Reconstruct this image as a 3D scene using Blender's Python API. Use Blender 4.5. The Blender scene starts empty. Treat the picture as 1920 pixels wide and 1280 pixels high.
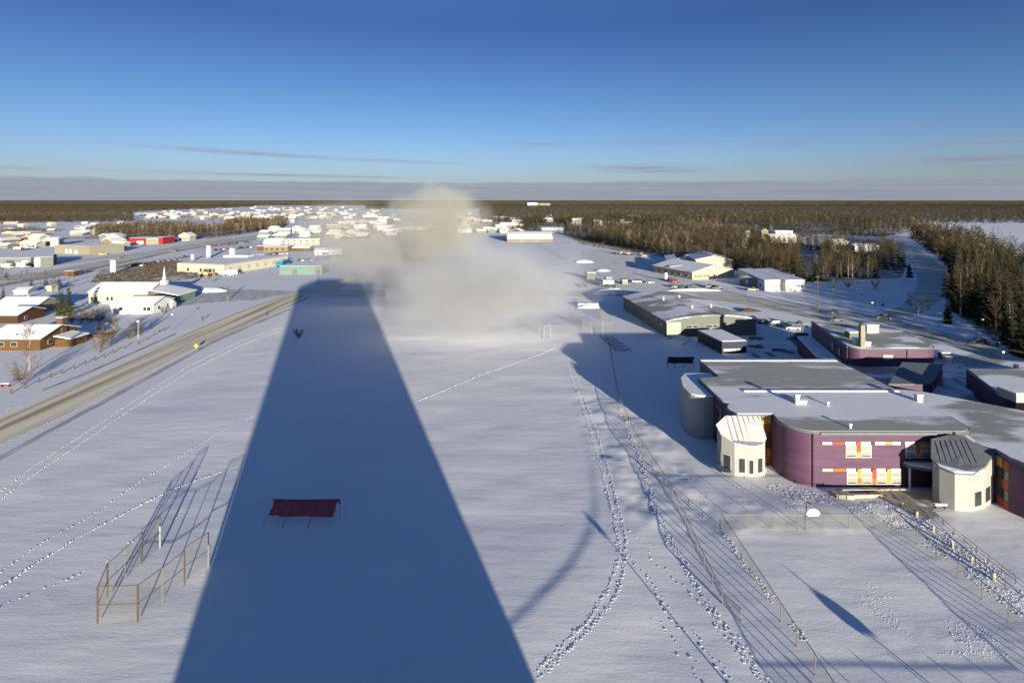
import bpy, math, random
import numpy as np
from mathutils import Vector
random.seed(7); R = math.radians
S = bpy.context.scene
C = S.collection
# ------------------------------------------------------------------ camera
H = 46.0; F = 1067.0; HY = 375.5; CX = 960.0      # eye height, focal length in photo pixels, horizon row
cam_d = bpy.data.cameras.new('camera'); cam = bpy.data.objects.new('camera', cam_d); C.objects.link(cam)
cam.location = (0, 0, H); cam.rotation_euler = (R(90), 0, 0)
cam_d.sensor_width = 36; cam_d.lens = F/1920*36; cam_d.shift_y = (HY-640)/1920
cam_d.clip_start = 0.1; cam_d.clip_end = 90000
S.camera = cam
# ------------------------------------------------------------------ sun and sky
EL = R(7.5); AZ = math.atan2(348, -1067)            # sun azimuth, clockwise from +Y
sun_d = bpy.data.lights.new('sun', 'SUN'); sun = bpy.data.objects.new('sun', sun_d); C.objects.link(sun)
sd = Vector((math.sin(AZ)*math.cos(EL), math.cos(AZ)*math.cos(EL), math.sin(EL)))
sun.rotation_euler = sd.to_track_quat('Z', 'Y').to_euler()
sun_d.energy = 5.0; sun_d.angle = R(0.53); sun_d.color = (1.0, 0.91, 0.72)
w = bpy.data.worlds.new('World'); S.world = w; w.use_nodes = True
nt = w.node_tree; N = nt.nodes; L = nt.links
for n in list(N): N.remove(n)
out = N.new('ShaderNodeOutputWorld'); bg = N.new('ShaderNodeBackground'); L.new(bg.outputs[0], out.inputs[0])
sky = N.new('ShaderNodeTexSky'); sky.sky_type = 'NISHITA'; sky.sun_disc = False
sky.sun_elevation = EL; sky.sun_rotation = AZ; sky.altitude = 160
sky.air_density = 1.0; sky.dust_density = 0.3; sky.ozone_density = 2.2
bg.inputs[1].default_value = 0.065
# thin cloud streaks and the grey bank low over the horizon, by direction
tc = N.new('ShaderNodeTexCoord'); sep = N.new('ShaderNodeSeparateXYZ'); L.new(tc.outputs['Generated'], sep.inputs[0])
def wm(op, a, b=None, c=None, clamp=False):
    m = N.new('ShaderNodeMath'); m.operation = op; m.use_clamp = clamp
    for i, v in enumerate((a, b, c)):
        if v is None: continue
        if isinstance(v, (int, float)): m.inputs[i].default_value = v
        else: L.new(v, m.inputs[i])
    return m.outputs[0]
def wramp(v, a, b):
    m = N.new('ShaderNodeMapRange'); m.interpolation_type = 'SMOOTHSTEP'
    L.new(v, m.inputs[0]); m.inputs[1].default_value = a; m.inputs[2].default_value = b
    return m.outputs[0]
az = wm('ARCTAN2', sep.outputs[0], sep.outputs[1])
z = sep.outputs[2]
def wnoise(sx, sz, scale, det=4, rough=.55, off=0):
    cb = N.new('ShaderNodeCombineXYZ'); L.new(wm('MULTIPLY_ADD', az, sx, off), cb.inputs[0]); L.new(wm('MULTIPLY', z, sz), cb.inputs[1])
    t = N.new('ShaderNodeTexNoise'); L.new(cb.outputs[0], t.inputs[0]); t.inputs['Scale'].default_value = scale
    t.inputs['Detail'].default_value = det; t.inputs['Roughness'].default_value = rough
    return t.outputs[0]
edge = wm('ADD', z, wm('MULTIPLY', wm('SUBTRACT', wnoise(3.5, 6, 3), .5), .011))
bank = wm('SUBTRACT', 1, wramp(edge, .0285, .0335))
st = wm('MULTIPLY', wramp(wnoise(1.6, 26, 2.2, 5, .6, 3.1), .55, .72), wm('MULTIPLY', wramp(z, .028, .04), wm('SUBTRACT', 1, wramp(z, .066, .10))))
def streak(a0, z0, wa, wz, off, amt, tilt=0):
    da = wm('DIVIDE', wm('SUBTRACT', az, a0), wa); zz = wm('SUBTRACT', z, wm('MULTIPLY_ADD', wm('SUBTRACT', az, a0), tilt, z0)); dz = wm('DIVIDE', zz, wz)
    g_ = wm('POWER', 2.718, wm('MULTIPLY', wm('ADD', wm('MULTIPLY', da, da), wm('MULTIPLY', dz, dz)), -1))
    return wm('MULTIPLY', wm('MULTIPLY', g_, wramp(wnoise(5, 130, 1.7, 6, .65, off), .30, .55)), amt*1.35)
cl = wm('MAXIMUM', wm('MULTIPLY', bank, .85), wm('MULTIPLY', st, .16))
for q_ in ((.235, .0530, .095, .0055, 1.3, .75, -.03), (.19, .0600, .05, .0022, 5.3, .5, .0), (.70, .0545, .10, .0075, 9.1, .8, -.02), (.72, .080, .13, .004, 2.2, .5, .05), (.05, .098, .05, .003, 6.2, .35, 0), (.26, .097, .09, .006, 4.4, .25, -.02), (-.42, .0745, .17, .0035, 7.7, .5, -.035), (-.22, .068, .12, .003, 3.6, .35, -.03), (-.36, .0405, .20, .0022, 8.3, .6, -.01), (-.74, .043, .06, .003, 2.9, .3, 0), (.45, .087, .05, .003, 1.9, .3, 0)):
    cl = wm('MAXIMUM', cl, streak(*q_))
mx = N.new('ShaderNodeMixRGB'); L.new(cl, mx.inputs[0]); 
hs = N.new('ShaderNodeHueSaturation'); hs.inputs['Saturation'].default_value = 1.0; hs.inputs['Value'].default_value = 1.0
L.new(sky.outputs[0], hs.inputs['Color'])
gr = N.new('ShaderNodeValToRGB'); L.new(wm('MULTIPLY', z, 1.0, None, True), gr.inputs[0]); e = gr.color_ramp.elements
e[0].position = 0; e[0].color = (.30,.365,.69,1); e[1].position = .07; e[1].color = (.325,.39,.66,1)
for p_, c_ in ((.16,(.245,.33,.53)),(.29,(.158,.212,.40)),(.45,(.25,.33,.51)),(.8,(.31,.41,.58))):
    q_ = e.new(p_); q_.color = (*c_, 1)
tint = N.new('ShaderNodeMixRGB'); tint.blend_type = 'MULTIPLY'; tint.inputs[0].default_value = 1
L.new(hs.outputs[0], tint.inputs[1]); L.new(gr.outputs[0], tint.inputs[2])
dbl = N.new('ShaderNodeVectorMath'); dbl.operation = 'SCALE'; dbl.inputs['Scale'].default_value = 2.0; L.new(tint.outputs[0], dbl.inputs[0])
L.new(dbl.outputs[0], mx.inputs[1])
cc = N.new('ShaderNodeValToRGB'); L.new(wnoise(3, 160, 1.6, 3), cc.inputs[0])
cc.color_ramp.elements[0].position = .35; cc.color_ramp.elements[1].position = .7
cc.color_ramp.elements[0].color = (2.0, 2.3, 2.95, 1); cc.color_ramp.elements[1].color = (2.6, 2.82, 3.35, 1)
L.new(cc.outputs[0], mx.inputs[2]); L.new(mx.outputs[0], bg.inputs[0])
S.view_settings.view_transform = 'Standard'; S.view_settings.look = 'None'; S.view_settings.exposure = 1.03; S.view_settings.gamma = 1
S.render.engine = 'CYCLES'
try:
    S.cycles.max_bounces = 6; S.cycles.transparent_max_bounces = 24; S.cycles.volume_bounces = 1
except Exception: pass

# ------------------------------------------------------------------ helpers
def P(x, y, h=0.0):
    """photo pixel -> world point at height h"""
    k = (H-h)/(y-HY); return Vector(((x-CX)*k, F*k, h))
def W(x, y, Y):
    """photo pixel -> (X, Z) on the vertical plane at depth Y"""
    return (x-CX)*Y/F, H-(y-HY)*Y/F
def pix(X, Y, Z=0.0):
    return CX+F*X/Y, HY+F*(H-Z)/Y
MT = {}
def mat(name, col, rough=.8, var=0.0, vs=1.0, bump=0.0, bs=5.0, metal=0.0, col2=None, stretch=None, spec=.3, alpha=None, thr=None, coords='Object'):
    m = bpy.data.materials.new(name); m.use_nodes = True; t = m.node_tree; n = t.nodes; l = t.links
    b = n['Principled BSDF']; b.inputs['Roughness'].default_value = rough; b.inputs['Metallic'].default_value = metal
    b.inputs['Specular IOR Level'].default_value = spec
    c4 = (*col, 1)
    co = n.new('ShaderNodeTexCoord').outputs[coords]
    if stretch:
        mp = n.new('ShaderNodeMapping'); l.new(co, mp.inputs[0]); mp.inputs['Scale'].default_value = stretch; co = mp.outputs[0]
    if var or col2:
        tn = n.new('ShaderNodeTexNoise'); l.new(co, tn.inputs[0]); tn.inputs['Scale'].default_value = vs; tn.inputs['Detail'].default_value = 5
        rp = n.new('ShaderNodeValToRGB'); l.new(tn.outputs[0], rp.inputs[0])
        a, bb = thr if thr else (.3, .7)
        rp.color_ramp.elements[0].position = a; rp.color_ramp.elements[1].position = bb
        if col2: c1, c2 = c4, (*col2, 1)
        else:
            c1 = tuple(max(0, v*(1-var)) for v in col)+(1,); c2 = tuple(min(1, v*(1+var)) for v in col)+(1,)
        rp.color_ramp.elements[0].color = c1; rp.color_ramp.elements[1].color = c2
        if name in ('twig', 'spruce'):
            oi = n.new('ShaderNodeObjectInfo'); mxx = n.new('ShaderNodeMixRGB'); mxx.blend_type = 'MIX'; l.new(oi.outputs['Random'], mxx.inputs[0]); l.new(rp.outputs[0], mxx.inputs[1])
            big = n.new('ShaderNodeTexNoise'); big.inputs['Scale'].default_value = .012; big.inputs['Detail'].default_value = 3; ge = n.new('ShaderNodeNewGeometry'); l.new(ge.outputs['Position'], big.inputs[0])
            ad = n.new('ShaderNodeMath'); ad.operation = 'MULTIPLY_ADD'; l.new(big.outputs[0], ad.inputs[0]); ad.inputs[1].default_value = 1.6; ad.inputs[2].default_value = -.45; ad.use_clamp = True
            a3 = n.new('ShaderNodeMath'); a3.operation = 'MULTIPLY_ADD'; l.new(oi.outputs['Random'], a3.inputs[0]); a3.inputs[1].default_value = .5; l.new(ad.outputs[0], a3.inputs[2]); a3.use_clamp = True; l.new(a3.outputs[0], mxx.inputs[0])
            mxx.inputs[2].default_value = (.060, .045, .022, 1) if name == 'twig' else (.030, .032, .014, 1); l.new(mxx.outputs[0], b.inputs['Base Color'])
        else: l.new(rp.outputs[0], b.inputs['Base Color'])
    else: b.inputs['Base Color'].default_value = c4
    if bump:
        tb = n.new('ShaderNodeTexNoise'); l.new(co, tb.inputs[0]); tb.inputs['Scale'].default_value = bs; tb.inputs['Detail'].default_value = 6
        bp = n.new('ShaderNodeBump'); bp.inputs['Distance'].default_value = bump; l.new(tb.outputs[0], bp.inputs['Height']); l.new(bp.outputs[0], b.inputs['Normal'])
    if alpha is not None: b.inputs['Alpha'].default_value = alpha
    MT[name] = m; return m
SNOWC = (.80, .80, .83)
mat('snow', SNOWC, .75, .03, .3, bump=.06, bs=1.2)
mat('snow_roof', SNOWC, .75, .03, .4, bump=.05, bs=1.0)
mat('snow_patchy', (.34, .34, .31), .85, col2=SNOWC, vs=.09, bump=.03, bs=2, thr=(.465, .535), stretch=(.8, 1.5, 1))
m_ = mat('snow_school', (.36, .36, .33), .85, col2=SNOWC, vs=.16, bump=.03, bs=2, thr=(.465, .54), stretch=(.5, 1.5, 1))
t_ = m_.node_tree; tn_ = [q for q in t_.nodes if q.type == 'TEX_NOISE' and abs(q.inputs['Scale'].default_value-.16) < 1e-4][0]; rp_ = [q for q in t_.nodes if q.type == 'VALTORGB'][0]
ge_ = t_.nodes.new('ShaderNodeNewGeometry'); sx_ = t_.nodes.new('ShaderNodeSeparateXYZ'); t_.links.new(ge_.outputs['Position'], sx_.inputs[0])
mr_ = t_.nodes.new('ShaderNodeMapRange'); t_.links.new(sx_.outputs[1], mr_.inputs[0]); mr_.inputs[1].default_value = 90; mr_.inputs[2].default_value = 134
bd_ = t_.nodes.new('ShaderNodeValToRGB'); t_.links.new(mr_.outputs[0], bd_.inputs[0]); e_ = bd_.color_ramp.elements   # melt bands across the roof
e_[0].position = 0; e_[0].color = (.36,)*3+(1,); e_[1].position = .12; e_[1].color = (.38,)*3+(1,)
for p_, v_ in ((.19,.66),(.34,.70),(.40,.56),(.44,.66),(.50,.60),(.56,.42),(.66,.40),(.9,.36),(.95,.72)): q_ = e_.new(p_); q_.color = (v_,)*3+(1,)
ma_ = t_.nodes.new('ShaderNodeMath'); ma_.operation = 'ADD'; t_.links.new(bd_.outputs[0], ma_.inputs[0]); t_.links.new(tn_.outputs[0], ma_.inputs[1])
mb_ = t_.nodes.new('ShaderNodeMath'); mb_.operation = 'MULTIPLY'; t_.links.new(ma_.outputs[0], mb_.inputs[0]); mb_.inputs[1].default_value = .5; tn_.inputs['Detail'].default_value = 9; tn_.inputs['Roughness'].default_value = .62; t_.links.new(mb_.outputs[0], rp_.inputs[0])
mat('snow_patchy_b', (.33, .33, .31), .85, col2=SNOWC, vs=.07, bump=.03, bs=2, thr=(.45, .54), stretch=(1, 2.2, 1))
mat('snow_dirty', (.62, .60, .58), .85, col2=(.78, .78, .8), vs=.15, bump=.04, bs=2)
mat('road_sand', (.40, .33, .22), .85, col2=(.86, .77, .60), vs=.32, bump=.05, bs=3, stretch=(1.6, .035, 1), thr=(.36, .58))
mat('road_cross', (.42, .38, .31), .85, col2=(.76, .74, .70), vs=.12, bump=.02, bs=3, stretch=(.15, 1.2, 1))
mat('road_grey', (.34, .33, .33), .85, col2=(.66, .66, .68), vs=.5, bump=.02, bs=3, stretch=(1, .3, 1))
mat('gravel', (.20, .17, .13), .9, col2=(.5, .47, .43), vs=.2)
mat('scrub_floor', (.13, .105, .07), .95, col2=(.62, .61, .62), vs=.12, thr=(.42, .62))
mat('scrub_snow', (.26, .21, .15), .95, col2=(.72, .71, .72), vs=.22, thr=(.42, .58), bump=.05, bs=1.5)
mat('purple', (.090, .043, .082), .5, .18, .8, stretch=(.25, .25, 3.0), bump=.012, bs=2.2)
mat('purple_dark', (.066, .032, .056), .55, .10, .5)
mat('offwhite', (.31, .31, .29), .5, .06, .4)
mat('white_metal', (.55, .56, .56), .45, .05, 1)
mat('orange', (.33, .11, .025), .5, .1, 3)
mat('red_orange', (.26, .055, .02), .5, .1, 3)
mat('yellow', (.40, .26, .06), .5, .1, 3)
mat('brown_panel', (.065, .032, .018), .5, .15, 3)
mat('glass', (.03, .04, .045), .12, spec=.6)
mat('glass_pale', (.30, .29, .22), .2, .3, 4, spec=.5)
mat('frame', (.45, .43, .40), .5)
mat('steel', (.22, .21, .17), .5, .2, 6, metal=.3)
mat('rust', (.085, .055, .035), .8, .35, 9)
mat('dark_steel', (.05, .05, .055), .6)
mat('mesh', (.20, .19, .12), .7, alpha=.16)
mat('white_paint', (.60, .61, .61), .5)
mat('tarp_red', (.30, .065, .085), .85, .2, 1.5)
mat('tarp_dark', (.03, .022, .03), .8, .2, 2)
mat('sage', (.115, .125, .105), .6, .08, .6)
mat('cream', (.40, .37, .28), .6, .06, .6)
mat('church', (.42, .40, .32), .6, .05, .6)
mat('beige', (.24, .22, .16), .7, .08, .6)
mat('grey_wall', (.16, .18, .17), .7, .1, .6)
mat('navy', (.02, .022, .05), .6)
mat('cedar', (.10, .052, .018), .7, .25, 2, stretch=(1, 1, 6))
mat('brick', (.11, .055, .03), .85, .3, 6)
mat('red_wall', (.26, .022, .022), .6, .1, 1)
mat('teal', (.13, .20, .17), .6, .08, .5)
mat('blue_wall', (.01, .14, .27), .6)
mat('mustard', (.20, .15, .07), .7, .1, .6)
mat('roof_metal', (.12, .13, .15), .5, .1, 1)
mat('roof_red', (.25, .07, .05), .7, .2, 1)
mat('bark', (.10, .08, .06), .95, .3, 4)
mat('birch_bark', (.34, .30, .24), .9, .3, 5)
mat('twig', (.112, .076, .037), .95, .35, .12, coords='Object')
mat('twig_frost', (.24, .20, .16), .95, .3, .3)
mat('twig_red', (.13, .085, .055), .95, .25, .5)
mat('spruce', (.030, .040, .017), .95, .4, .6)
mat('wood_canopy', (.045, .040, .024), .95, col2=(.10, .08, .045), vs=.012, stretch=(1,.3,1))
mat('black', (.02, .02, .02), .6)
mat('tyre', (.015, .015, .015), .9)
mat('concrete', (.33, .30, .25), .9, .15, 1)
mat('yellow_sign', (.75, .62, .05), .5)
mat('wood_pole', (.13, .09, .06), .9, .2, 3)
mat('jacket', (.02, .025, .04), .9); mat('skin', (.45, .27, .19), .7)

class MB:
    def __init__(s): s.v = []; s.f = []
    def add(s, vs, fs):
        o = len(s.v); s.v += [tuple(v) for v in vs]; s.f += [tuple(i+o for i in f) for f in fs]; return s
    def box(s, x0, x1, y0, y1, z0, z1, rz=0, c=None):
        vs = [(x0,y0,z0),(x1,y0,z0),(x1,y1,z0),(x0,y1,z0),(x0,y0,z1),(x1,y0,z1),(x1,y1,z1),(x0,y1,z1)]
        if rz:
            cx, cy = c if c else ((x0+x1)/2, (y0+y1)/2); ca, sa = math.cos(rz), math.sin(rz)
            vs = [(cx+(x-cx)*ca-(y-cy)*sa, cy+(x-cx)*sa+(y-cy)*ca, z) for x, y, z in vs]
        return s.add(vs, [(0,3,2,1),(4,5,6,7),(0,1,5,4),(1,2,6,5),(2,3,7,6),(3,0,4,7)])
    def prism(s, pts, z0, z1):
        n = len(pts)
        a = sum(pts[i][0]*pts[(i+1)%n][1]-pts[(i+1)%n][0]*pts[i][1] for i in range(n))
        if a < 0: pts = pts[::-1]
        f0 = z0 if callable(z0) else (lambda x, y: z0); f1 = z1 if callable(z1) else (lambda x, y: z1)
        vs = [(p[0],p[1],f0(*p[:2])) for p in pts]+[(p[0],p[1],f1(*p[:2])) for p in pts]
        return s.add(vs, [tuple(range(n))[::-1], tuple(range(n, 2*n))]+[(i,(i+1)%n,(i+1)%n+n,i+n) for i in range(n)])
    def tube(s, pts, r, n=6, r1=None):
        pts = [Vector(p) for p in pts]; m = len(pts); vs = []; fs = []
        for i, p in enumerate(pts):
            d = (pts[min(i+1,m-1)]-pts[max(i-1,0)]).normalized()
            u = d.cross(Vector((0,0,1)) if abs(d.z) < .9 else Vector((1,0,0))).normalized(); v = d.cross(u)
            rr = r if r1 is None else r+(r1-r)*i/(m-1)
            for k in range(n):
                a = 2*math.pi*k/n; vs.append(p+(u*math.cos(a)+v*math.sin(a))*rr)
        for i in range(m-1):
            for k in range(n):
                a, b = i*n+k, i*n+(k+1)%n; fs.append((a, a+n, b+n, b))
        fs.append(tuple(range(n))); fs.append(tuple(range((m-1)*n, m*n))[::-1])
        return s.add(vs, fs)
    def quad(s, a, b, c, d): return s.add([a,b,c,d], [(0,1,2,3)])
    def build(s, name, m, parent=None, o=None, smooth=False):
        me = bpy.data.meshes.new(name)
        if o is None: o = org(parent) if parent else Vector((0,0,0))
        me.from_pydata([(v[0]-o[0], v[1]-o[1], v[2]-o[2]) for v in s.v], [], s.f); me.update()
        ms = m if isinstance(m, (list, tuple)) else [m]
        for q in ms: me.materials.append(MT[q] if isinstance(q, str) else q)
        if smooth: me.polygons.foreach_set('use_smooth', [True]*len(me.polygons))
        ob = bpy.data.objects.new(name, me); C.objects.link(ob)
        if parent: ob.parent = parent
        else: ob.location = o
        return ob
def org(o):
    v = Vector((0,0,0))
    while o: v = v+o.location; o = o.parent
    return v
def tag(o, label, cat, group=None, kind=None):
    if label: o['label'] = label
    if cat: o['category'] = cat
    if group: o['group'] = group
    if kind: o['kind'] = kind
    return o
def T(name, label, cat, loc=(0,0,0), group=None):
    o = bpy.data.objects.new(name, None); C.objects.link(o); o.location = loc; o.empty_display_size = .5
    return tag(o, label, cat, group)
def struct(o): o['kind'] = 'structure'; return o
KC = {}
def kids(o):
    if o.name not in KC: KC[o.name] = list(o.children)
    return KC[o.name]
def dup(o, loc, rz=0, sc=1, label=None, group=None, mats=None):
    def rec(q, par):
        c = q.copy(); C.objects.link(c); c.parent = par
        for k in kids(q): rec(k, c)
        return c
    r = rec(o, None); r.location = loc; r.rotation_euler = (0,0,rz)
    r.scale = (sc, sc, sc) if not isinstance(sc, tuple) else sc
    if label: r['label'] = label
    if group: r['group'] = group
    return r
def vnoise(x, y, seed=0):
    x = np.asarray(x, float); y = np.asarray(y, float)
    xi = np.floor(x).astype(np.int64); yi = np.floor(y).astype(np.int64); fx = x-xi; fy = y-yi
    fx = fx*fx*(3-2*fx); fy = fy*fy*(3-2*fy)
    def h(a, b):
        n = (a*374761393 + b*668265263 + seed*1442695041) & 0xffffffff
        n = ((n ^ (n >> 13))*1274126177) & 0xffffffff
        return ((n ^ (n >> 16)) & 0xffff)/65535.0
    return (h(xi,yi)*(1-fx)+h(xi+1,yi)*fx)*(1-fy)+(h(xi,yi+1)*(1-fx)+h(xi+1,yi+1)*fx)*fy
def polydist(X, Y, pts):
    """distance to a polyline and the side (+ = left of travel)"""
    best = np.full(X.shape, 1e9); side = np.zeros(X.shape)
    for (ax, ay), (bx, by) in zip(pts[:-1], pts[1:]):
        dx, dy = bx-ax, by-ay; t = np.clip(((X-ax)*dx+(Y-ay)*dy)/(dx*dx+dy*dy), 0, 1)
        d = np.hypot(X-ax-t*dx, Y-ay-t*dy); s_ = (dx*(Y-ay)-dy*(X-ax))
        m = d < best; best = np.where(m, d, best); side = np.where(m, np.sign(s_), side)
    return best, side
def inpoly(x, y, poly):
    c = False; n = len(poly)
    for i in range(n):
        x1, y1 = poly[i]; x2, y2 = poly[(i+1) % n]
        if (y1 > y) != (y2 > y) and x < (x2-x1)*(y-y1)/(y2-y1)+x1: c = not c
    return c
def rawmesh(name, V, Fc, m, n=3):
    me = bpy.data.meshes.new(name); V = np.ascontiguousarray(V, np.float32).reshape(-1); Fc = np.ascontiguousarray(Fc, np.int32).reshape(-1)
    me.vertices.add(len(V)//3); me.vertices.foreach_set('co', V)
    k = len(Fc)//n; me.loops.add(len(Fc)); me.loops.foreach_set('vertex_index', Fc)
    me.polygons.add(k); me.polygons.foreach_set('loop_start', np.arange(k, dtype=np.int32)*n)
    try: me.polygons.foreach_set('loop_total', np.full(k, n, np.int32))
    except Exception: pass
    me.materials.append(MT[m]); me.update(calc_edges=True)
    o = bpy.data.objects.new(name, me); C.objects.link(o); return o
# ------------------------------------------------------------------ ground
def axis(lo, hi, step, far, g=1.16):
    a = list(np.arange(lo, hi+1e-6, step)); s = step; v = hi
    while v < far: s *= g; v += s; a.append(v)
    s = step; v = lo
    while v > -far: s *= g; v -= s; a.insert(0, v)
    return np.array(a)
gx = axis(-100, 95, .55, 45000); gy = axis(44, 215, .55, 60000)
GX, GY = np.meshgrid(gx, gy)
def ss(v, a, b): t = np.clip((v-a)/(b-a), 0, 1); return t*t*(3-2*t)
arc = [P(1048, 668), P(1070, 760), P(1095, 850), P(1105, 930), P(1098, 985), P(1062, 1050), P(1010, 1105), P(955, 1158), P(880, 1215), P(800, 1250)]
arc = [Vector((p.x, p.y)) for p in arc]
for _ in range(3):
    q = [arc[0]]
    for a, b in zip(arc[:-1], arc[1:]): q += [a*.75+b*.25, a*.25+b*.75]
    arc = q+[arc[-1]]
arc = [(p.x, p.y) for p in arc]
def terrain(X, Y):
    field = ss(X, -88, -78)*(1-ss(Y, 205, 235))*(1-ss(X, 29, 34)*ss(Y, 84, 92))*(1-ss(X, 84, 92))
    z = (vnoise(X*.05, Y*.035, 1)-.5)*.30+(vnoise(X*.13, Y*.22, 2)-.5)*.10
    z = z+(vnoise(X*.35+Y*.1, Y*.9, 3)-.5)*.02+(vnoise(X*.022+4, Y*.016, 8)-.5)*.6
    rough = ss(X, 22, 27)*(1-ss(X, 60, 70))*ss(Y, 76, 80)*(1-ss(Y, 86, 93))
    z = z+rough*((vnoise(X*.9, Y*.9, 5)-.5)*.10+(vnoise(X*.25, Y*.25, 6)-.5)*.22)
    # loose clods of ploughed snow inside the court
    cl = ss(vnoise(X*.12, Y*.12, 11), .62, .8)*ss(X, 34, 38)
    z = z+cl*(vnoise(X*1.7, Y*1.7, 12))*.05
    drift = ss(X, 12, 18)*(1-ss(X, 29, 34))*ss(Y, 74, 84)*(1-ss(Y, 125, 150))
    z = z+drift*((vnoise(X*.28+Y*.1, Y*.22, 41)-.5)*.42+(vnoise(X*.8, Y*.7, 42)-.5)*.12)
    d, s = polydist(X, Y, arc)
    sgn = d*s            # + on the left of travel (right of the arc as it comes towards us)
    bank = np.where(s > 0, ss(d, 0, 1.9)*(1-ss(d, 3, 16)), 0)
    bank2 = np.where(s < 0, -ss(d, 0, .6)*.0, 0)
    near = (1-ss(Y, 140, 170))
    z = z+bank*.155*near*(1-ss(Y, 85, 130)*.8)
    return z*field
ZG = terrain(GX, GY)
V = np.stack([GX, GY, ZG], -1).reshape(-1, 3)
ny, nx = GX.shape; I = np.arange(ny*nx).reshape(ny, nx)
Fq = np.stack([I[:-1,:-1], I[:-1,1:], I[1:,1:], I[1:,:-1]], -1).reshape(-1, 4)
# wind-worked snow: rippled bump at two scales
m = bpy.data.materials.new('snow_ground'); m.use_nodes = True; t = m.node_tree; n = t.nodes; l = t.links; b = n['Principled BSDF']
b.inputs['Roughness'].default_value = .7; b.inputs['Specular IOR Level'].default_value = .25
co = n.new('ShaderNodeTexCoord').outputs['Object']
def mapn(scale, rot=0):
    mp = n.new('ShaderNodeMapping'); mp.inputs['Scale'].default_value = scale; mp.inputs['Rotation'].default_value = (0,0,rot); l.new(co, mp.inputs[0]); return mp.outputs[0]
def nz(v, sc, det=5, ro=.5):
    q = n.new('ShaderNodeTexNoise'); l.new(v, q.inputs[0]); q.inputs['Scale'].default_value = sc; q.inputs['Detail'].default_value = det; q.inputs['Roughness'].default_value = ro; return q.outputs[0]
rp = n.new('ShaderNodeValToRGB'); l.new(nz(mapn((1,1,1)), .02, 6, .6), rp.inputs[0])
rp.color_ramp.elements[0].position = .3; rp.color_ramp.elements[1].position = .7
rp.color_ramp.elements[0].color = (.74,.74,.78,1); rp.color_ramp.elements[1].color = (.84,.83,.85,1)
l.new(rp.outputs[0], b.inputs['Base Color'])
b1 = n.new('ShaderNodeBump'); b1.inputs['Distance'].default_value = .10; b1.inputs['Strength'].default_value = .36; l.new(nz(mapn((.5, 2.0, 1), R(14)), .35, 6, .55), b1.inputs['Height'])
b2 = n.new('ShaderNodeBump'); b2.inputs['Distance'].default_value = .022; b2.inputs['Strength'].default_value = .6; l.new(nz(mapn((1, 1.4, 1)), 2.6, 5, .6), b2.inputs['Height']); l.new(b1.outputs[0], b2.inputs['Normal'])
l.new(b2.outputs[0], b.inputs['Normal']); MT['snow_ground'] = m
g = rawmesh('ground', V, Fq, 'snow_ground', 4); struct(g)
g.data.polygons.foreach_set('use_smooth', [True]*len(g.data.polygons))
def gz(x, y): return float(terrain(np.array([float(x)]), np.array([float(y)]))[0])

# ------------------------------------------------------------------ roads and paths
def strip(name, m, pairs, z=.02, sub=6):
    mb = MB(); U = [P(*a) for a, b in pairs]; D = [P(*b) for a, b in pairs]
    vs = []; fs = []
    for i in range(len(U)-1):
        for k in range(sub+(1 if i == len(U)-2 else 0)):
            t_ = k/sub; a = U[i].lerp(U[i+1], t_); b_ = D[i].lerp(D[i+1], t_)
            j = (random.random()-.5)*.5; a = a+(b_-a)*.02*j
            vs += [(a.x,a.y,z), (b_.x,b_.y,z)]
    for i in range(len(vs)//2-1): fs.append((2*i, 2*i+1, 2*i+3, 2*i+2))
    mb.add(vs, fs); return struct(mb.build(name, m))
strip('road', 'road_sand', [((-160,850),(-160,915)),((0,781),(0,832)),((125,729),(125,775)),((250,672),(250,711)),((375,613),(375,648)),((480,572),(480,601)),((545,549),(545,573)),((600,532),(600,552)),((650,519),(650,534)),((700,504),(700,516)),((760,485),(760,493)),((800,470),(800,476))], .03, 12)
strip('cross_road', 'road_cross', [((560,543),(560,556)),((800,543),(800,556)),((1100,544),(1100,555)),((1283,546),(1283,557)),((1360,551),(1360,565)),((1440,560),(1440,580)),((1560,578),(1560,604)),((1700,604),(1700,634)),((1800,630),(1800,660)),((1920,664),(1920,700)),((2050,700),(2050,750))], .045, 8)
strip('branch_road', 'road_cross', [((1690,602),(1640,596)),((1740,580),(1690,572)),((1775,552),(1712,548)),((1783,528),(1722,525)),((1770,500),(1712,497)),((1740,480),(1698,478)),((1705,462),(1682,462)),((1680,452),(1664,452)),((1655,444),(1645,444))], .03, 6)
strip('sidewalk', 'road_grey', [((-100,906),(-100,915)),((0,854),(0,863)),((250,719),(250,727)),((400,638),(400,644)),((480,603),(480,608)),((545,577),(545,581))], .035, 10)
strip('footpath', 'gravel', [((80,730),(80,733)),((165,697),(165,700)),((330,624),(330,626.5))], .02)
strip('parking_lot', 'road_grey', [((330,552),(330,574)),((380,543),(380,568)),((480,543),(480,562)),((556,546),(548,549))], .02)
strip('highway', 'road_cross', [((-40,527),(-40,538)),((0,520),(0,532)),((100,506),(100,516)),((200,488),(200,497)),((325,462),(325,470)),((480,440),(480,447)),((560,429),(560,434)),((640,419),(640,423)),((720,411),(720,414))], .06)
strip('highway_verge', 'gravel', [((-40,538.5),(-40,545)),((0,532.5),(0,538)),((100,516),(100,520)),((200,497),(200,500)),((325,470.5),(325,472.5)),((480,447.2),(480,449))], .03)
strip('service_road', 'road_cross', [((-20,503),(-20,509)),((100,492),(100,497)),((240,476),(240,480)),((400,455),(400,457)),((480,442),(480,443.5))], .03)
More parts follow.
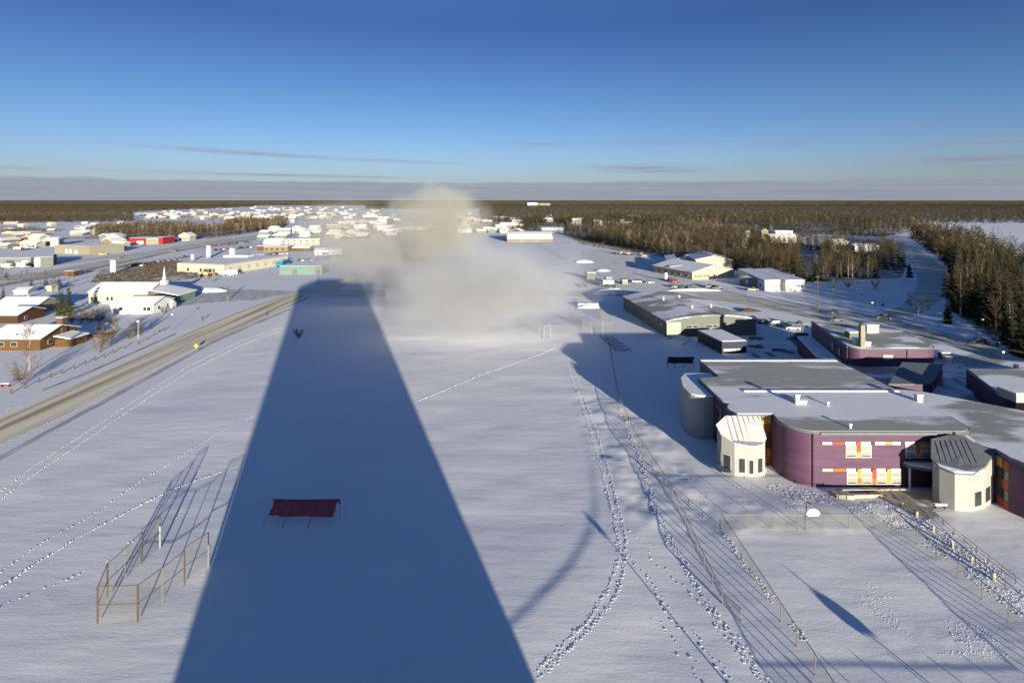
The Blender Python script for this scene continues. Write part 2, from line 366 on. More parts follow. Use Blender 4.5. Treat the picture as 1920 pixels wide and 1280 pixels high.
for k_, (a_, b_, c_, d_) in enumerate((((380,400),(520,394),(380,401.5),(520,395)),((300,407),(560,402),(300,408.5),(560,403.5)),((540,440),(760,408),(545,442.5),(764,409.5)),((560,425),(700,430),(560,426.5),(700,432)),((600,404),(860,404),(600,405.2),(860,405.2)),((0,452),(240,440),(0,454.5),(240,441.5)),((60,438),(150,468),(70,438),(166,468)))):
    strip('town_street', 'road_grey', [(a_, c_), (b_, d_)], .05+.01*k_)
strip('lot_track', 'snow_dirty', [((900,512),(900,518)),((1000,497),(1000,502)),((1100,488),(1100,491)),((1240,492),(1240,495))], .02)
strip('lot_track', 'snow_dirty', [((1010,457),(1000,457)),((1075,490),(1060,490)),((1120,545),(1096,545))], .024)
strip('yard_ground', 'snow_dirty', [((1090,470),(1085,540)),((1180,466),(1180,542)),((1240,515),(1240,545)),((1400,545),(1400,556))], .015)
for px in [((1430,592),(1440,664)),]:
    pass
strip('school_yard', 'snow_dirty', [((1415,596),(1400,668)),((1460,598),(1460,672)),((1512,606),(1520,672))], .015)
strip('scrub_ground', 'scrub_snow', [((188,506),(170,530)),((250,492),(250,530)),((330,488),(345,524)),((360,490),(372,522))], .025)
strip('town_ground', 'snow_dirty', [((0,440),(0,468)),((250,437),(250,448)),((450,446),(470,470)),((700,430),(700,480)),((900,428),(900,440))], .01)
RIVER = [(1738,419),(1800,421),(1920,430),(2200,450),(2200,540),(1990,500),(1920,478),(1850,457),(1790,442),(1748,428)]
# frozen river, seen over the trees
mb = MB(); mb.prism([tuple(P(x,y)[:2]) for x,y in RIVER], .01, .05)
struct(mb.build('river', 'snow_roof'))

# ------------------------------------------------------------------ the tower the photograph is taken from
tw = T('apartment_tower', 'tall concrete apartment tower whose long shadow crosses the snow field', 'tower', (6,-11,0))
mb = MB(); mb.box(-8.2, 20.2, -20, -1.2, 0, 44.3); wl = mb.build('wall', 'concrete', tw)
mb = MB(); mb.box(-8.5, 20.5, -20.3, -.9, 44.303, 44.6); mb.build('roof', 'snow_roof', tw)
for f in range(16):
    mb = MB(); mb.box(-6.6, 18.6, -1.19, -1.1, 1.6+f*2.7, 3.0+f*2.7)
    mb.build('window', 'glass', tw)
mb = MB(); mb.box(-2, 10, -16, -7, 44.61, 47.2); mb.build('penthouse', 'concrete', tw)
# ------------------------------------------------------------------ trees
def sliver(vs, a, d, w_, rng):
    """thin triangle from a along d"""
    u = np.cross(d, rng.normal(size=3)); u = u/(np.linalg.norm(u)+1e-9)*w_/2
    vs.append(a-u); vs.append(a+u); vs.append(a+d)
def aspen(h, seed, n1=16, n2=7, n3=4, tw_=.07, wide=.24):
    rng = np.random.default_rng(seed); mb = MB(); tv = []
    lean = rng.normal(size=2)*.03*h
    def tp(t): return np.array([lean[0]*t*t, lean[1]*t*t, h*t])
    mb.tube([tp(t) for t in (0,.3,.6,.85,1)], .016*h*.75, 5, .012)
    for i in range(n1):
        t = .13+.84*(i+rng.random())/n1; a = rng.random()*6.28; ln = h*wide*(1.25-t)*(.7+.6*rng.random())*1.1
        up = .9+.9*rng.random(); d = np.array([math.cos(a), math.sin(a), up]); d = d/np.linalg.norm(d)*ln
        b0 = tp(t); mb.tube([b0, b0+d*.5+np.array([0,0,-.02*ln]), b0+d], .035*(1.3-t), 3, .012)
        for j in range(n2):
            s_ = .25+.75*rng.random(); p = b0+d*s_; e = d/ln*.8+rng.normal(size=3)*.55; e[2] = abs(e[2])*.9+.2
            e = e/np.linalg.norm(e)*h*.085*(.6+.8*rng.random()); sliver(tv, p, e, tw_, rng)
            for k in range(n3):
                q = p+e*(.2+.8*rng.random()); g_ = e/np.linalg.norm(e)+rng.normal(size=3)*.6; g_ = g_/np.linalg.norm(g_)*h*.05*(.5+rng.random()); sliver(tv, q, g_, tw_*.8, rng)
    return mb, np.array(tv)
def spruce(h, r, seed, lev=16, nb=9):
    rng = np.random.default_rng(seed); mb = MB(); tv = []
    mb.tube([(0,0,0),(0,0,h*.98)], .013*h+.05, 5, .02)
    for i in range(lev):
        t = .07+.92*(i/lev)+.03*rng.random(); rr = r*(1-t)**.8*(.75+.5*rng.random())+.12
        for k in range(nb):
            if rng.random() < .1: continue
            a = 6.283*(k+rng.random()*.9)/nb; q = rr*(.6+.6*rng.random()); dz = -q*(.22+.35*rng.random())
            b0 = np.array([0,0,h*t]); e = b0+np.array([math.cos(a)*q, math.sin(a)*q, dz]); sd_ = np.array([-math.sin(a), math.cos(a), 0])*q*(.24+.14*rng.random())
            mid = b0+(e-b0)*.62; mid2 = mid+np.array([0,0,-.12*q])
            tv += [b0, mid2-sd_, e, b0, e, mid2+sd_]
            tv += [mid-sd_*.3, mid-sd_*1.3+np.array([math.cos(a)*.25*q, math.sin(a)*.25*q, -.2*q]), mid+np.array([math.cos(a)*.2*q, math.sin(a)*.2*q, -.28*q])]
            tv += [mid+sd_*.3, mid+sd_*1.3+np.array([math.cos(a)*.2*q, math.sin(a)*.2*q, -.24*q]), mid+np.array([math.cos(a)*.1*q, math.sin(a)*.1*q, -.3*q])]
    tp_ = np.array([0,0,h*1.02])
    for k in range(4):
        a = 1.57*k; tv += [tp_, np.array([math.cos(a)*.22, math.sin(a)*.22, h*.93]), np.array([math.cos(a+1)*.22, math.sin(a+1)*.22, h*.93])]
    return mb, np.array(tv)
def tree_obj(name, label, cat, mbtv, crown_m, bark_m):
    mb, tv = mbtv; r = T(name, label, cat)
    mb.build('trunk', bark_m, r)
    c = rawmesh('crown', tv, np.arange(len(tv)), crown_m); c.parent = r
    return r
def remove(o):
    KC.clear()
    for k in list(o.children): remove(k)
    bpy.data.objects.remove(o)
forest = [  # ground outlines in the photograph of the wood's floor, kind mix (share of spruce), height range, spacing
    ('right bank', [(1772,560),(1795,590),(1838,622),(1920,668),(2120,760),(2120,520),(2000,498),(1900,478),(1830,462),(1760,446),(1720,438),(1705,446),(1740,468),(1778,500),(1790,530)], .50, (9, 18.5), 5.0),
    ('middle', [(1100,452),(1150,462),(1200,470),(1240,482),(1300,494),(1340,503),(1400,514),(1450,522),(1500,530),(1560,527),(1620,524),(1690,520),(1700,498),(1680,470),(1650,452),(1600,447),(1560,452),(1500,462),(1440,452),(1420,440),(1300,432),(1180,430),(1100,438)], .36, (8.5, 13.5), 5.6),
    ('behind', [(965,432),(1040,436),(1100,452),(1100,438),(1180,430),(1300,432),(1420,440),(1440,452),(1440,446),(1490,448),(1530,440),(1600,441),(1660,444),(1700,436),(1735,425),(1690,412),(1500,405),(1200,403),(1000,406),(960,418)], .72, (8.5, 14), 8.5),
    ('patch', [(155,448),(250,449),(350,449),(425,444),(530,428),(540,420),(520,416),(430,418),(420,428),(300,427),(200,429)], .12, (11, 14), 6.5),
]
def pfill(poly, sp, rng):
    Wp = [P(*p) for p in poly]; ys = [p.y for p in Wp]; xs = [p.x for p in Wp]; res = []
    wpoly = [(p.x, p.y) for p in Wp]
    y = min(ys)
    while y < max(ys):
        x = min(xs)
        while x < max(xs):
            qx, qy = x+(rng.random()-.5)*sp*.95, y+(rng.random()-.5)*sp*.95
            if inpoly(qx, qy, wpoly): res.append((qx, qy))
            x += sp
        y += sp
    return res
rng = random.Random(3)
holes = [(1640,432,1600,470), ]
clear = [(1420,437,1500,458),(1592,452,1650,468),(1010,424,1060,434),(1018,400,1036,417),(1535,456,1592,466)]   # houses in the wood
for nm, poly, mix, hr, sp in forest:
    mb = MB(); mb.prism([tuple(P(*p)[:2]) for p in poly], .012, .05); struct(mb.build('forest_floor', 'scrub_floor'))
cloud = []
for nm, poly, mix, (h0, h1), sp in forest:
    for x, y in pfill(poly, sp, rng):
        px, py = pix(x, y)
        if 1500 < px < 1538 and 470 < py < 522: continue
        if any(a < px < c and b < py < d for a, b, c, d in clear): continue
        if vnoise(x*.03, y*.02, 9) < (.26 if nm in ('middle', 'behind') else .2): continue
        hh0 = .82+.4*float(vnoise(x*.02+7, y*.015, 19))
        m_ = mix+ (float(vnoise(x*.012, y*.008, 21))-.5)*1.0
        k = 'spruce' if rng.random() < m_ else 'aspen'
        hh = rng.uniform(h0, h1)*hh0*(1.12 if k == 'spruce' else 1)
        if nm == 'right bank' and rng.random() < .12: hh *= 1.2
        cloud.append((math.hypot(x, y), k, x, y, hh, nm, px))
cloud.sort()
protoA = [tree_obj('bare_tree', 'bare brown deciduous tree in the wood by the road', 'tree', aspen(14, 50+i, 24, 9, 5, .085, .25), 'twig', 'birch_bark' if i < 2 else 'bark') for i in range(6)]
protoS = [tree_obj('spruce_tree', 'dark green spruce standing in the wood', 'tree', spruce(15, 2.6, 90+i), 'spruce', 'bark') for i in range(6)]
cnt = {'spruce': 0, 'aspen': 0}; rest = []
LB = {'right bank': 'in the wood on the right between road and river', 'middle': 'in the wood behind the white sheds', 'behind': 'in the far part of the wood', 'patch': 'in the isolated wood left of the tower shadow'}
for d, k, x, y, hh, nm, px in cloud:
    zn = {'right bank': ('by the bend of the branch road' if px < 1790 else 'right of the street lamp' if px < 1860 else 'at the right photo edge'),
          'middle': ('above the arena roof' if px < 1250 else 'behind the beige school hall' if px < 1400 else 'behind the twin white sheds' if px < 1510 else 'left of the branch road')}.get(nm)
    if zn: LB[nm] = 'in the wood '+zn+(', beside the road' if nm == 'right bank' and pix(x, y)[1] > 590 else '')
    sz = 'short' if hh < 10.5 else 'medium high' if hh < 14 else 'tall'
    if cnt[k] < 262 and px < 1960:
        cnt[k] += 1
        if k == 'spruce': dup(random.choice(protoS), (x,y,0), random.random()*6.28, (hh/15*random.uniform(.85,1.15),)*2+(hh/15,), sz+' dark green spruce '+LB[nm], 'spruces '+LB[nm])
        else: dup(random.choice(protoA), (x,y,0), random.random()*6.28, (hh/14*random.uniform(.9,1.2),)*2+(hh/14,), sz+' bare brown aspen '+LB[nm], 'bare aspens '+LB[nm])
    else: rest.append((d, k, x, y, hh))
def bake(name, items, templ, m, label, cat='forest'):
    Vs = []
    rg = np.random.default_rng(5)
    for x, y, hh, wd in items:
        tv, h0 = templ[rg.integers(len(templ))]; a = rg.random()*6.283; s_ = hh/h0; c_, n_ = math.cos(a)*s_*wd, math.sin(a)*s_*wd
        q = np.empty_like(tv); q[:,0] = tv[:,0]*c_-tv[:,1]*n_+x; q[:,1] = tv[:,0]*n_+tv[:,1]*c_+y; q[:,2] = tv[:,2]*s_
        Vs.append(q)
    Vv = np.concatenate(Vs); o = rawmesh(name, Vv, np.arange(len(Vv)), m)
    return tag(o, label, cat, None, 'stuff')
def trunkless(a): return a[1]
lowA = []
for i in range(5):
    mb_, tv = aspen(14, 150+i, 15, 6, 3, .18, .26)
    tr = np.array([[-.1,0,0],[.1,0,0],[0,0,12],[0,-.1,0],[0,.1,0],[0,0,12]], float)
    lowA.append((np.concatenate([tv, tr]), 14))
lowS = [(spruce(15, 2.5, 170+i, 9, 6)[1], 15) for i in range(5)]
vlowA = [(aspen(14, 190+i, 9, 5, 1, .6, .3)[1], 14) for i in range(4)]
vlowS = [(spruce(15, 2.6, 195+i, 6, 5)[1], 15) for i in range(4)]
sel = lambda k, lo, hi: [(x, y, hh, 1.0) for d, kk, x, y, hh in rest if kk == k and lo <= d < hi]
fa = sel('aspen', 0, 1e9); random.Random(4).shuffle(fa); fa = fa[:len(fa)//7]; fs_ = set(fa)
sel0 = sel; sel = lambda k, lo, hi: [q for q in sel0(k, lo, hi) if q not in fs_]
bake('frosted_wood', fa, lowA, 'twig_frost', 'pale frosted bare trees scattered through the wood')
bake('bare_wood', sel('aspen', 0, 700), lowA, 'twig', 'mass of bare brown aspens filling the wood behind the nearer trees')
bake('spruce_wood', sel('spruce', 0, 700), lowS, 'spruce', 'mass of dark spruces mixed through the wood behind the nearer trees')
bake('far_bare_wood', sel('aspen', 700, 1e9), vlowA, 'twig', 'mass of bare brown trees in the far part of the wood')
bake('far_spruce_wood', sel('spruce', 700, 1e9), vlowS, 'spruce', 'mass of dark spruces in the far part of the wood')
# endless boreal forest out to the horizon
def far(x0, x1, d0, d1, sp0, wd, mixs, seed, gapf=None):
    rg = random.Random(seed); A = []; B = []; y = d0
    while y < d1:
        sp = sp0*(y/d0)**.75
        xa, xb = (x0-CX)/F*y, (x1-CX)/F*y; x = xa
        while x < xb:
            qx, qy = x+(rg.random()-.5)*sp, y+(rg.random()-.5)*sp
            if not (gapf and gapf(qx, qy)):
                (B if rg.random() < mixs else A).append((qx, qy, rg.uniform(10, 15), wd*sp/sp0))
            x += sp
        y += sp*1.0
    return A, B
def gapL(x, y):
    px, py = pix(x, y)
    return (px > 480 and 384 < py and px < 700) or (px < 330 and 401 < py < 404) or (px > 250 and py > 388+max(0,(470-px))*.045)
A1, B1 = far(-60, 700, 1180, 5200, 11, 1.5, .45, 1, gapL)
def gapR(x, y):
    px, py = pix(x, y)
    return px < 900 and py > 392 or (1700 < px and inpoly(px, py, RIVER)) or (px > 1700 and py > 424)
A2, B2 = far(690, 2000, 1150, 5200, 11.5, 1.5, .62, 2, gapR)
bake('horizon_bare_wood', A1+A2, vlowA, 'twig', 'brown bare forest spreading to the horizon')
bake('horizon_spruce_wood', B1+B2, vlowS, 'spruce', 'dark spruce forest spreading to the horizon')
cl_t = []
for i in range(5):
    rg_ = np.random.default_rng(400+i); tv = []
    for k in range(9):
        x = rg_.uniform(-17, 17); y = rg_.uniform(-8, 8); hh = rg_.uniform(9, 15); w2 = rg_.uniform(1.6, 4.2); tv += [(x-w2,y,0),(x+w2,y+rg_.normal(),0),(x+rg_.normal()*.5,y,hh)]
    cl_t.append((np.array(tv), 14))
def farc(x0, x1, d0, d1, seed, A, B, skip=None):
    rg = random.Random(seed); y = d0
    while y < d1:
        w_ = y*.0075; x = (x0-CX)/F*y
        while x < (x1-CX)/F*y:
            qx = x+(rg.random()-.5)*w_; qy = y+(rg.random()-.5)*w_
            (B if vnoise(qx*.0012, qy*.0007, 77)+rg.random()*.7 > .85 else A).append((qx, qy, rg.uniform(11.5, 16), w_/30)); x += w_*1.0
        y *= 1.006
cA, cB = [], []; farc(-80, 2000, 5000, 16000, 6, cA, cB)
bake('horizon_bare_clumps', cA, cl_t, 'twig', 'far brown tree line under the horizon')
bake('horizon_spruce_clumps', cB, cl_t, 'spruce', 'far dark tree line under the horizon')
# beyond four kilometres the crowns close to a rough canopy
ax = []
yy = [15000.0]
while yy[-1] < 60000: yy.append(yy[-1]*1.012)
vv = []; rows = 0
for y in yy:
    X_ = np.linspace(-1.0*y, 1.0*y, 700); zc = 9+4.5*(vnoise(X_/(y*.004), np.full(700, y/(y*.0+40)), 31))+3*vnoise(X_/(y*.012), np.full(700, y/90.), 32)
    zc = zc*min(1, .1+rows*.3); rows += 1; vv.append(np.stack([X_, np.full(700, y), zc], -1))
vv = np.array(vv); r_, c_ = vv.shape[:2]; I = np.arange(r_*c_).reshape(r_, c_)
fc = np.stack([I[:-1,:-1], I[:-1,1:], I[1:,1:], I[1:,:-1]], -1).reshape(-1, 4)
tag(rawmesh('forest_canopy', vv.reshape(-1,3), fc, 'wood_canopy', 4), 'dark unbroken forest canopy along the horizon', 'forest', None, 'stuff')
for p_ in protoA+protoS: remove(p_)

# single trees and bushes near the houses and roads
def single(px, py, h, kind, label, cat='tree', seed=0, name=None, group=None):
    p = P(px, py)
    if kind == 'spruce': o = tree_obj(name or 'spruce_tree', label, cat, spruce(h, h*.2, seed, 18, 10), 'spruce', 'bark')
    elif kind == 'birch': o = tree_obj(name or 'birch_tree', label, cat, aspen(h, seed, 22, 9, 5, .06, .22), 'twig_red', 'birch_bark')
    elif kind == 'aspen': o = tree_obj(name or 'bare_tree', label, cat, aspen(h, seed, 20, 9, 5, .06, .26), 'twig', 'birch_bark')
    else: # bush: many stems from the ground
        rg = np.random.default_rng(seed); mb = MB(); tv = []
        for i in range(14):
            a = rg.random()*6.28; d = np.array([math.cos(a)*rg.uniform(.2,.75), math.sin(a)*rg.uniform(.2,.75), 1.])*h*rg.uniform(.6,1); b0 = np.array([math.cos(a), math.sin(a), 0])*.08*h*rg.random()
            mb.tube([b0, b0+d*.5, b0+d], .035, 3, .01)
            for j in range(16):
                q = b0+d*rg.uniform(.15, 1); e = d/np.linalg.norm(d)+rg.normal(size=3)*.6; e[2] = abs(e[2]); e = e/np.linalg.norm(e)*h*.22; sliver(tv, q, e, .06, rg)
                for k in range(3): f = e+rg.normal(size=3)*.12*h; sliver(tv, q+e*rg.random(), f*.6, .05, rg)
        o = tree_obj(name or 'bush', label, cat, (mb, np.array(tv)), 'twig_red' if kind == 'bush' else 'twig', 'bark')
    o.location = (p.x, p.y, 0)
    if group: o['group'] = group
    return o
single(55, 697, 12.7, 'birch', 'tall bare birch with pale trunk in front of the brown house', seed=1)
single(112, 590, 12, 'spruce', 'left of two dark spruces in front of the long church', seed=2)
single(128, 592, 14, 'spruce', 'taller right one of two dark spruces in front of the long church', seed=3)
single(6, 572, 8.5, 'spruce', 'dark spruce at the left edge of the photo above the grey house', seed=4)
single(43, 720, 6.0, 'bush', 'low spreading bare shrub below the tall birch', 'shrub', 5)
single(32, 655, 5.0, 'spruce', 'dark small evergreen against the wall of the brown house', seed=44)
single(187, 660, 5.5, 'bush', 'bare reddish shrub beside the footpath, nearest to the road', 'shrub', 6)
single(205, 645, 6.0, 'bush', 'tall bare shrub just behind the reddish shrub by the footpath', 'shrub', 7)
single(215, 632, 7.5, 'birch', 'slender bare tree rising between the shrubs by the footpath', seed=8)
single(240, 636, 3.5, 'bush', 'low bare shrub left of the thin lamp post', 'shrub', 9)
single(262, 628, 5.0, 'bush2', 'rounded bare shrub beside the thin lamp post', 'shrub', 10)
single(135, 606, 4.5, 'bush', 'left end of the bare hedge before the white annex', 'shrub', 11)
single(150, 607, 5.0, 'bush', 'bare hedge bush right of the spruces', 'shrub', 12)
single(168, 606, 5.2, 'bush', 'wide bare bush in the middle of the hedge by the annex', 'shrub', 13)
single(188, 603, 5.5, 'bush2', 'olive bare bush touching the white annex wall', 'shrub', 14)
single(186, 618, 3.4, 'spruce', 'small dark evergreen at the hedge foot by the annex', seed=15)
single(308, 588, 3.4, 'bush', 'orange brown shrub at the right corner of the annex', 'shrub', 16)
single(427, 566, 6.5, 'aspen', 'lone bare tree on the bank of the grey parking lot', seed=17)
single(393, 533, 5.0, 'aspen', 'bare tree in front of the yellow loader', seed=18)
single(560, 634, 3.2, 'bush2', 'dark bare bush alone in the shade of the tower', 'shrub', 19)
single(1563, 553, 8.0, 'aspen', 'bare bushy tree on the snow right of the white sheds', seed=20)
single(1590, 540, 4.0, 'bush2', 'bare thicket bush at the foot of the wood, left one', 'shrub', 21)
single(1640, 541, 4.5, 'bush2', 'bare thicket bush at the foot of the wood, right one', 'shrub', 22)
single(1705, 582, 7.4, 'birch', 'bare pale tree between the branch road and the main road', seed=23)
single(1737, 592, 7.6, 'birch', 'pale birch right of the branch road mouth', seed=24)
single(1722, 590, 6.5, 'aspen', 'smaller bare tree between the two pale birches', seed=25)
single(1777, 606, 10, 'spruce', 'broad dark spruce at the near corner of the right wood', seed=26)
single(1705, 520, 11, 'spruce', 'dark spruce at the right end of the wood beside the branch road', seed=27)
# ------------------------------------------------------------------ buildings
def house(name, label, A, B, depth, h, roof='gable_u', rh=1.5, wall='cream', roofm='snow_roof', front=(), left=(), right=(), doors=(), ov=.4, group=None, cat='house', far=False, snow=True, rdark='roof_metal', chim=None, frame='frame', glass='glass'):
    A = Vector((A[0],A[1],0)); B = Vector((B[0],B[1],0)); u = (B-A); Wd = u.length; u = u/Wd; v = Vector((-u.y, u.x, 0))
    if v.y < 0: v = -v
    r = T(name, label, cat, A, group)
    M = lambda a, b, z: A+u*a+v*b+Vector((0,0,z))
    D = depth
    if roof == 'gable_u': prof = [(0,h),(D/2,h+rh),(D,h)]; ax = 'v'
    elif roof == 'shed_u': prof = [(0,h),(D,h+rh)]; ax = 'v'
    elif roof == 'gable_v': prof = [(0,h),(Wd/2,h+rh),(Wd,h)]; ax = 'u'
    elif roof == 'shed_v': prof = [(0,h),(Wd,h+rh)]; ax = 'u'
    elif roof == 'arch_v': prof = [(Wd*k/12, h+rh*math.sin(math.pi*k/12)**.8) for k in range(13)]; ax = 'u'
    elif roof == 'arch_u': prof = [(D*k/12, h+rh*math.sin(math.pi*k/12)**.8) for k in range(13)]; ax = 'v'
    else: prof = None
    def ext(mb, top, bot, s0, s1):
        pts = top+bot[::-1]; n = len(pts)
        mk = (lambda p, s: M(s, p[0], p[1])) if ax == 'v' else (lambda p, s: M(p[0], s, p[1]))
        vs = [mk(p, s0) for p in pts]+[mk(p, s1) for p in pts]; m_ = len(top)
        fs = [(i, (i+1)%n, (i+1)%n+n, i+n) for i in range(n)]
        fs += [(i, n-1-i, n-2-i, i+1) for i in range(m_-1)]+[(i+n, i+1+n, 2*n-2-i, 2*n-1-i) for i in range(m_-1)]
        mb.add(vs, fs)
    mb = MB()
    if prof:
        ext(mb, prof, [(p[0], 0) for p in prof], 0, Wd if ax == 'v' else D); mb.build('wall', wall, r)
        def grow(pr, o, dz):
            q = list(pr); s0 = (q[1][1]-q[0][1])/(q[1][0]-q[0][0]); s1 = (q[-1][1]-q[-2][1])/(q[-1][0]-q[-2][0])
            q[0] = (q[0][0]-o, q[0][1]-s0*o); q[-1] = (q[-1][0]+o, q[-1][1]+s1*o)
            return [(a, b+dz) for a, b in q]
        Lx = Wd if ax == 'v' else D
        if far:
            mb = MB(); ext(mb, grow(prof, ov, .3), grow(prof, ov, .01), -ov, Lx+ov); mb.build('roof', roofm, r)
        else:
            mb = MB(); ext(mb, grow(prof, ov, .20), grow(prof, ov, .01), -ov, Lx+ov); ro = mb.build('roof', rdark, r)
            if snow: mb = MB(); ext(mb, grow(prof, ov-.12, .42), grow(prof, ov-.12, .203), -ov+.12, Lx+ov-.12); mb.build('snow_cover', roofm, ro)
    else:
        c = [M(0,0,0), M(Wd,0,0), M(Wd,D,0), M(0,D,0)]; c = [(p.x,p.y) for p in c]
        mb.prism(c, 0, h); mb.build('wall', wall, r)
        c = [M(-.15,-.15,0), M(Wd+.15,-.15,0), M(Wd+.15,D+.15,0), M(-.15,D+.15,0)]
        mb = MB(); mb.prism([(p.x,p.y) for p in c], h+.002, h+.25); ro = mb.build('roof', rdark if not far else roofm, r)
        if not far:
            c = [M(.15,.15,0), M(Wd-.15,.15,0), M(Wd-.15,D-.15,0), M(.15,D-.15,0)]
            mb = MB(); mb.prism([(p.x,p.y) for p in c], h+.252, h+.36); mb.build('snow_cover', roofm, ro)
    def opening(face, s, z, w_, h_, nm='window', gm=None):
        def Q(a, z_, o):
            if face == 'f': return M(a, -o, z_)
            if face == 'l': return M(-o, a, z_)
            return M(Wd+o, a, z_)
        def slab(a0, a1, z0, z1, o0, o1):
            mb = MB(); vs = [Q(a0,z0,o0),Q(a1,z0,o0),Q(a1,z1,o0),Q(a0,z1,o0),Q(a0,z0,o1),Q(a1,z0,o1),Q(a1,z1,o1),Q(a0,z1,o1)]
            mb.add(vs, [(0,1,2,3),(4,7,6,5),(0,4,5,1),(1,5,6,2),(2,6,7,3),(3,7,4,0)]); return mb
        if nm == 'window':
            if far: slab(s, s+w_, z, z+h_, .002, .06).build('window', gm or glass, r)
            else:
                f_ = slab(s-.1, s+w_+.1, z-.1, z+h_+.1, .002, .07).build('window', frame, r)
                slab(s, s+w_, z, z+h_, .072, .09).build('pane', gm or glass, f_)
        else: slab(s, s+w_, z, z+h_, .002, .08).build(nm, gm or 'white_paint', r)
    for q in front: opening('f', *q)
    for q in left: opening('l', *q)
    for q in right: opening('r', *q)
    for q in doors: opening(*q)
    if chim:
        a, b, s_, zt, m_ = chim; mb = MB(); p = M(a, b, 0); mb.box(p.x-s_/2, p.x+s_/2, p.y-s_/2, p.y+s_/2, h*.8, zt); ch = mb.build('chimney', m_, r)
        mb = MB(); mb.box(p.x-s_/2-.1, p.x+s_/2+.1, p.y-s_/2-.1, p.y+s_/2+.1, zt+.001, zt+.15); mb.build('chimney_cap', 'snow_roof', ch)
    r['_fr'] = 0; del r['_fr']
    return r, M
def row(n, x0, x1, z, w_, h_, gm=None): return [(x0+(x1-x0-w_)*k/max(1,n-1), z, w_, h_, 'window', gm) for k in range(n)]
G = lambda x, y: tuple(P(x, y)[:2])

# brown house with chimney, left edge
A, B = G(-22, 657), G(75, 657)
hb, M = house('brown_house', 'brown wooden house with brick chimney and snowy roof at the left edge', A, B, 15, 3.7, 'gable_u', 2.3, 'cedar', ov=.9, chim=(15.4, 9, 1.9, 8.3, 'brick'), right=[(3, 1.2, 1.6, 1.2),(9, 1.2, 1.4, 1.2)], front=[(3,1.3,1.8,1.2),(7,1.3,1.8,1.2)])
mb = MB(); p = M(17.5, 4, 0); mb.box(p.x-.3, p.x+4.6, p.y, p.y+7, 0, 2.5); mb.build('annex', 'cedar', hb)
mb = MB(); mb.prism([(p.x-.5,p.y-.4),(p.x+5,p.y-.4),(p.x+5,p.y+7.4),(p.x-.5,p.y+7.4)], lambda x,y: 2.53+(p.x+5-x)*.15, lambda x,y: 2.85+(p.x+5-x)*.15); mb.build('annex_roof', 'snow_roof', hb)
mb = MB(); q = P(140, 634); mb.box(q.x, q.x+9, q.y, q.y+.15, .1, 1.2); mb.box(q.x+8.85, q.x+9, q.y+.16, q.y+6, .1, 1.2)
tag(mb.build('plank_fence', 'cedar', o=q), 'low brown plank fence right of the brown house', 'fence')
house('dark_house', 'dark house with white roof edge behind the brown house', G(-20, 606), G(33, 606), 12, 3, 'gable_u', 1.9, 'brown_panel', ov=.6, right=[(3,1,1.2,1)])
house('grey_house', 'low grey house with snowy gable roof left of the spruces', G(-15, 589), G(66, 589), 13, 2.9, 'gable_u', 2.6, 'grey_wall', ov=.5, front=[(4,1,1.4,1),(10,1,1.4,1)], chim=(9, 7, .6, 6.3, 'grey_wall'))
# church
A, B = G(166, 569), G(277, 569)
ch, M = house('church', 'long cream church hall with paired windows, snowy roof and white spire', A, B, 17, 4.9, 'gable_u', 3.1, 'church', ov=.5,
   front=[q for k in range(4) for q in ((1.0+k*7.0, 1.3, 1.0, 1.7), (2.9+k*7.0, 1.3, 1.0, 1.7))], cat='church', left=[(5,1.2,1,1.6),(10,1.2,1,1.6)])
p = M(32, 6.5, 0)
mb = MB(); mb.prism([(p.x-5,p.y-5),(p.x+7,p.y-5),(p.x+7,p.y+9),(p.x-5,p.y+9)], 0, 3.4); mb.build('side_hall', 'teal', ch)
mb = MB(); mb.prism([(p.x-5.5,p.y-6),(p.x+7.6,p.y-6),(p.x+7.6,p.y+9.4),(p.x-5.5,p.y+9.4)], lambda x,y: 3.42+(p.x+7.6-x)*.18, lambda x,y: 3.75+(p.x+7.6-x)*.18); mb.build('side_roof', 'snow_roof', ch)
p = M(28.6, 8.5, 0)
mb = MB(); mb.box(p.x-1.2, p.x+1.2, p.y-1.2, p.y+1.2, 7.2, 9.2); sp = mb.build('steeple', 'white_paint', ch)
mb = MB(); mb.add([(p.x-.6,p.y-.6,9.203),(p.x+.6,p.y-.6,9.203),(p.x+.6,p.y+.6,9.203),(p.x-.6,p.y+.6,9.203),(p.x,p.y,15.8)], [(0,1,4),(1,2,4),(2,3,4),(3,0,4),(3,2,1,0)]); mb.build('spire', 'white_paint', sp)
house('church_annex', 'white church annex with two windows in front of the long hall', G(207, 588), G(287, 588), 14, 3.6, 'gable_u', 2.0, 'white_paint', ov=.5, front=[(3.6,1.3,1.4,1.3),(13.4,1.3,1.2,1.3),(14.9,1.3,1.2,1.3)], right=[(3,1.2,1.2,1.2),(9,1.2,1.2,1.2)], cat='church hall')
house('white_shed', 'tiny white shed at the right corner of the church annex', G(316, 578), G(324, 578), 2.5, 1.9, 'gable_u', .6, 'white_paint', ov=.2, cat='shed')
house('garden_shed', 'small cream shed behind the spruces', G(84, 546), G(97, 546), 4, 2.5, 'flat', 0, 'cream', cat='shed')
house('low_white_house', 'low white roofed bungalow above the grey house', G(26, 552), G(52, 551), 9, 1.7, 'gable_u', .9, 'white_paint', far=True)
house('pink_cabin', 'small pinkish roadside cabin beside the dark fir tops', G(120, 518), G(138, 518), 6, 3.0, 'flat', 0, 'brick', cat='cabin')
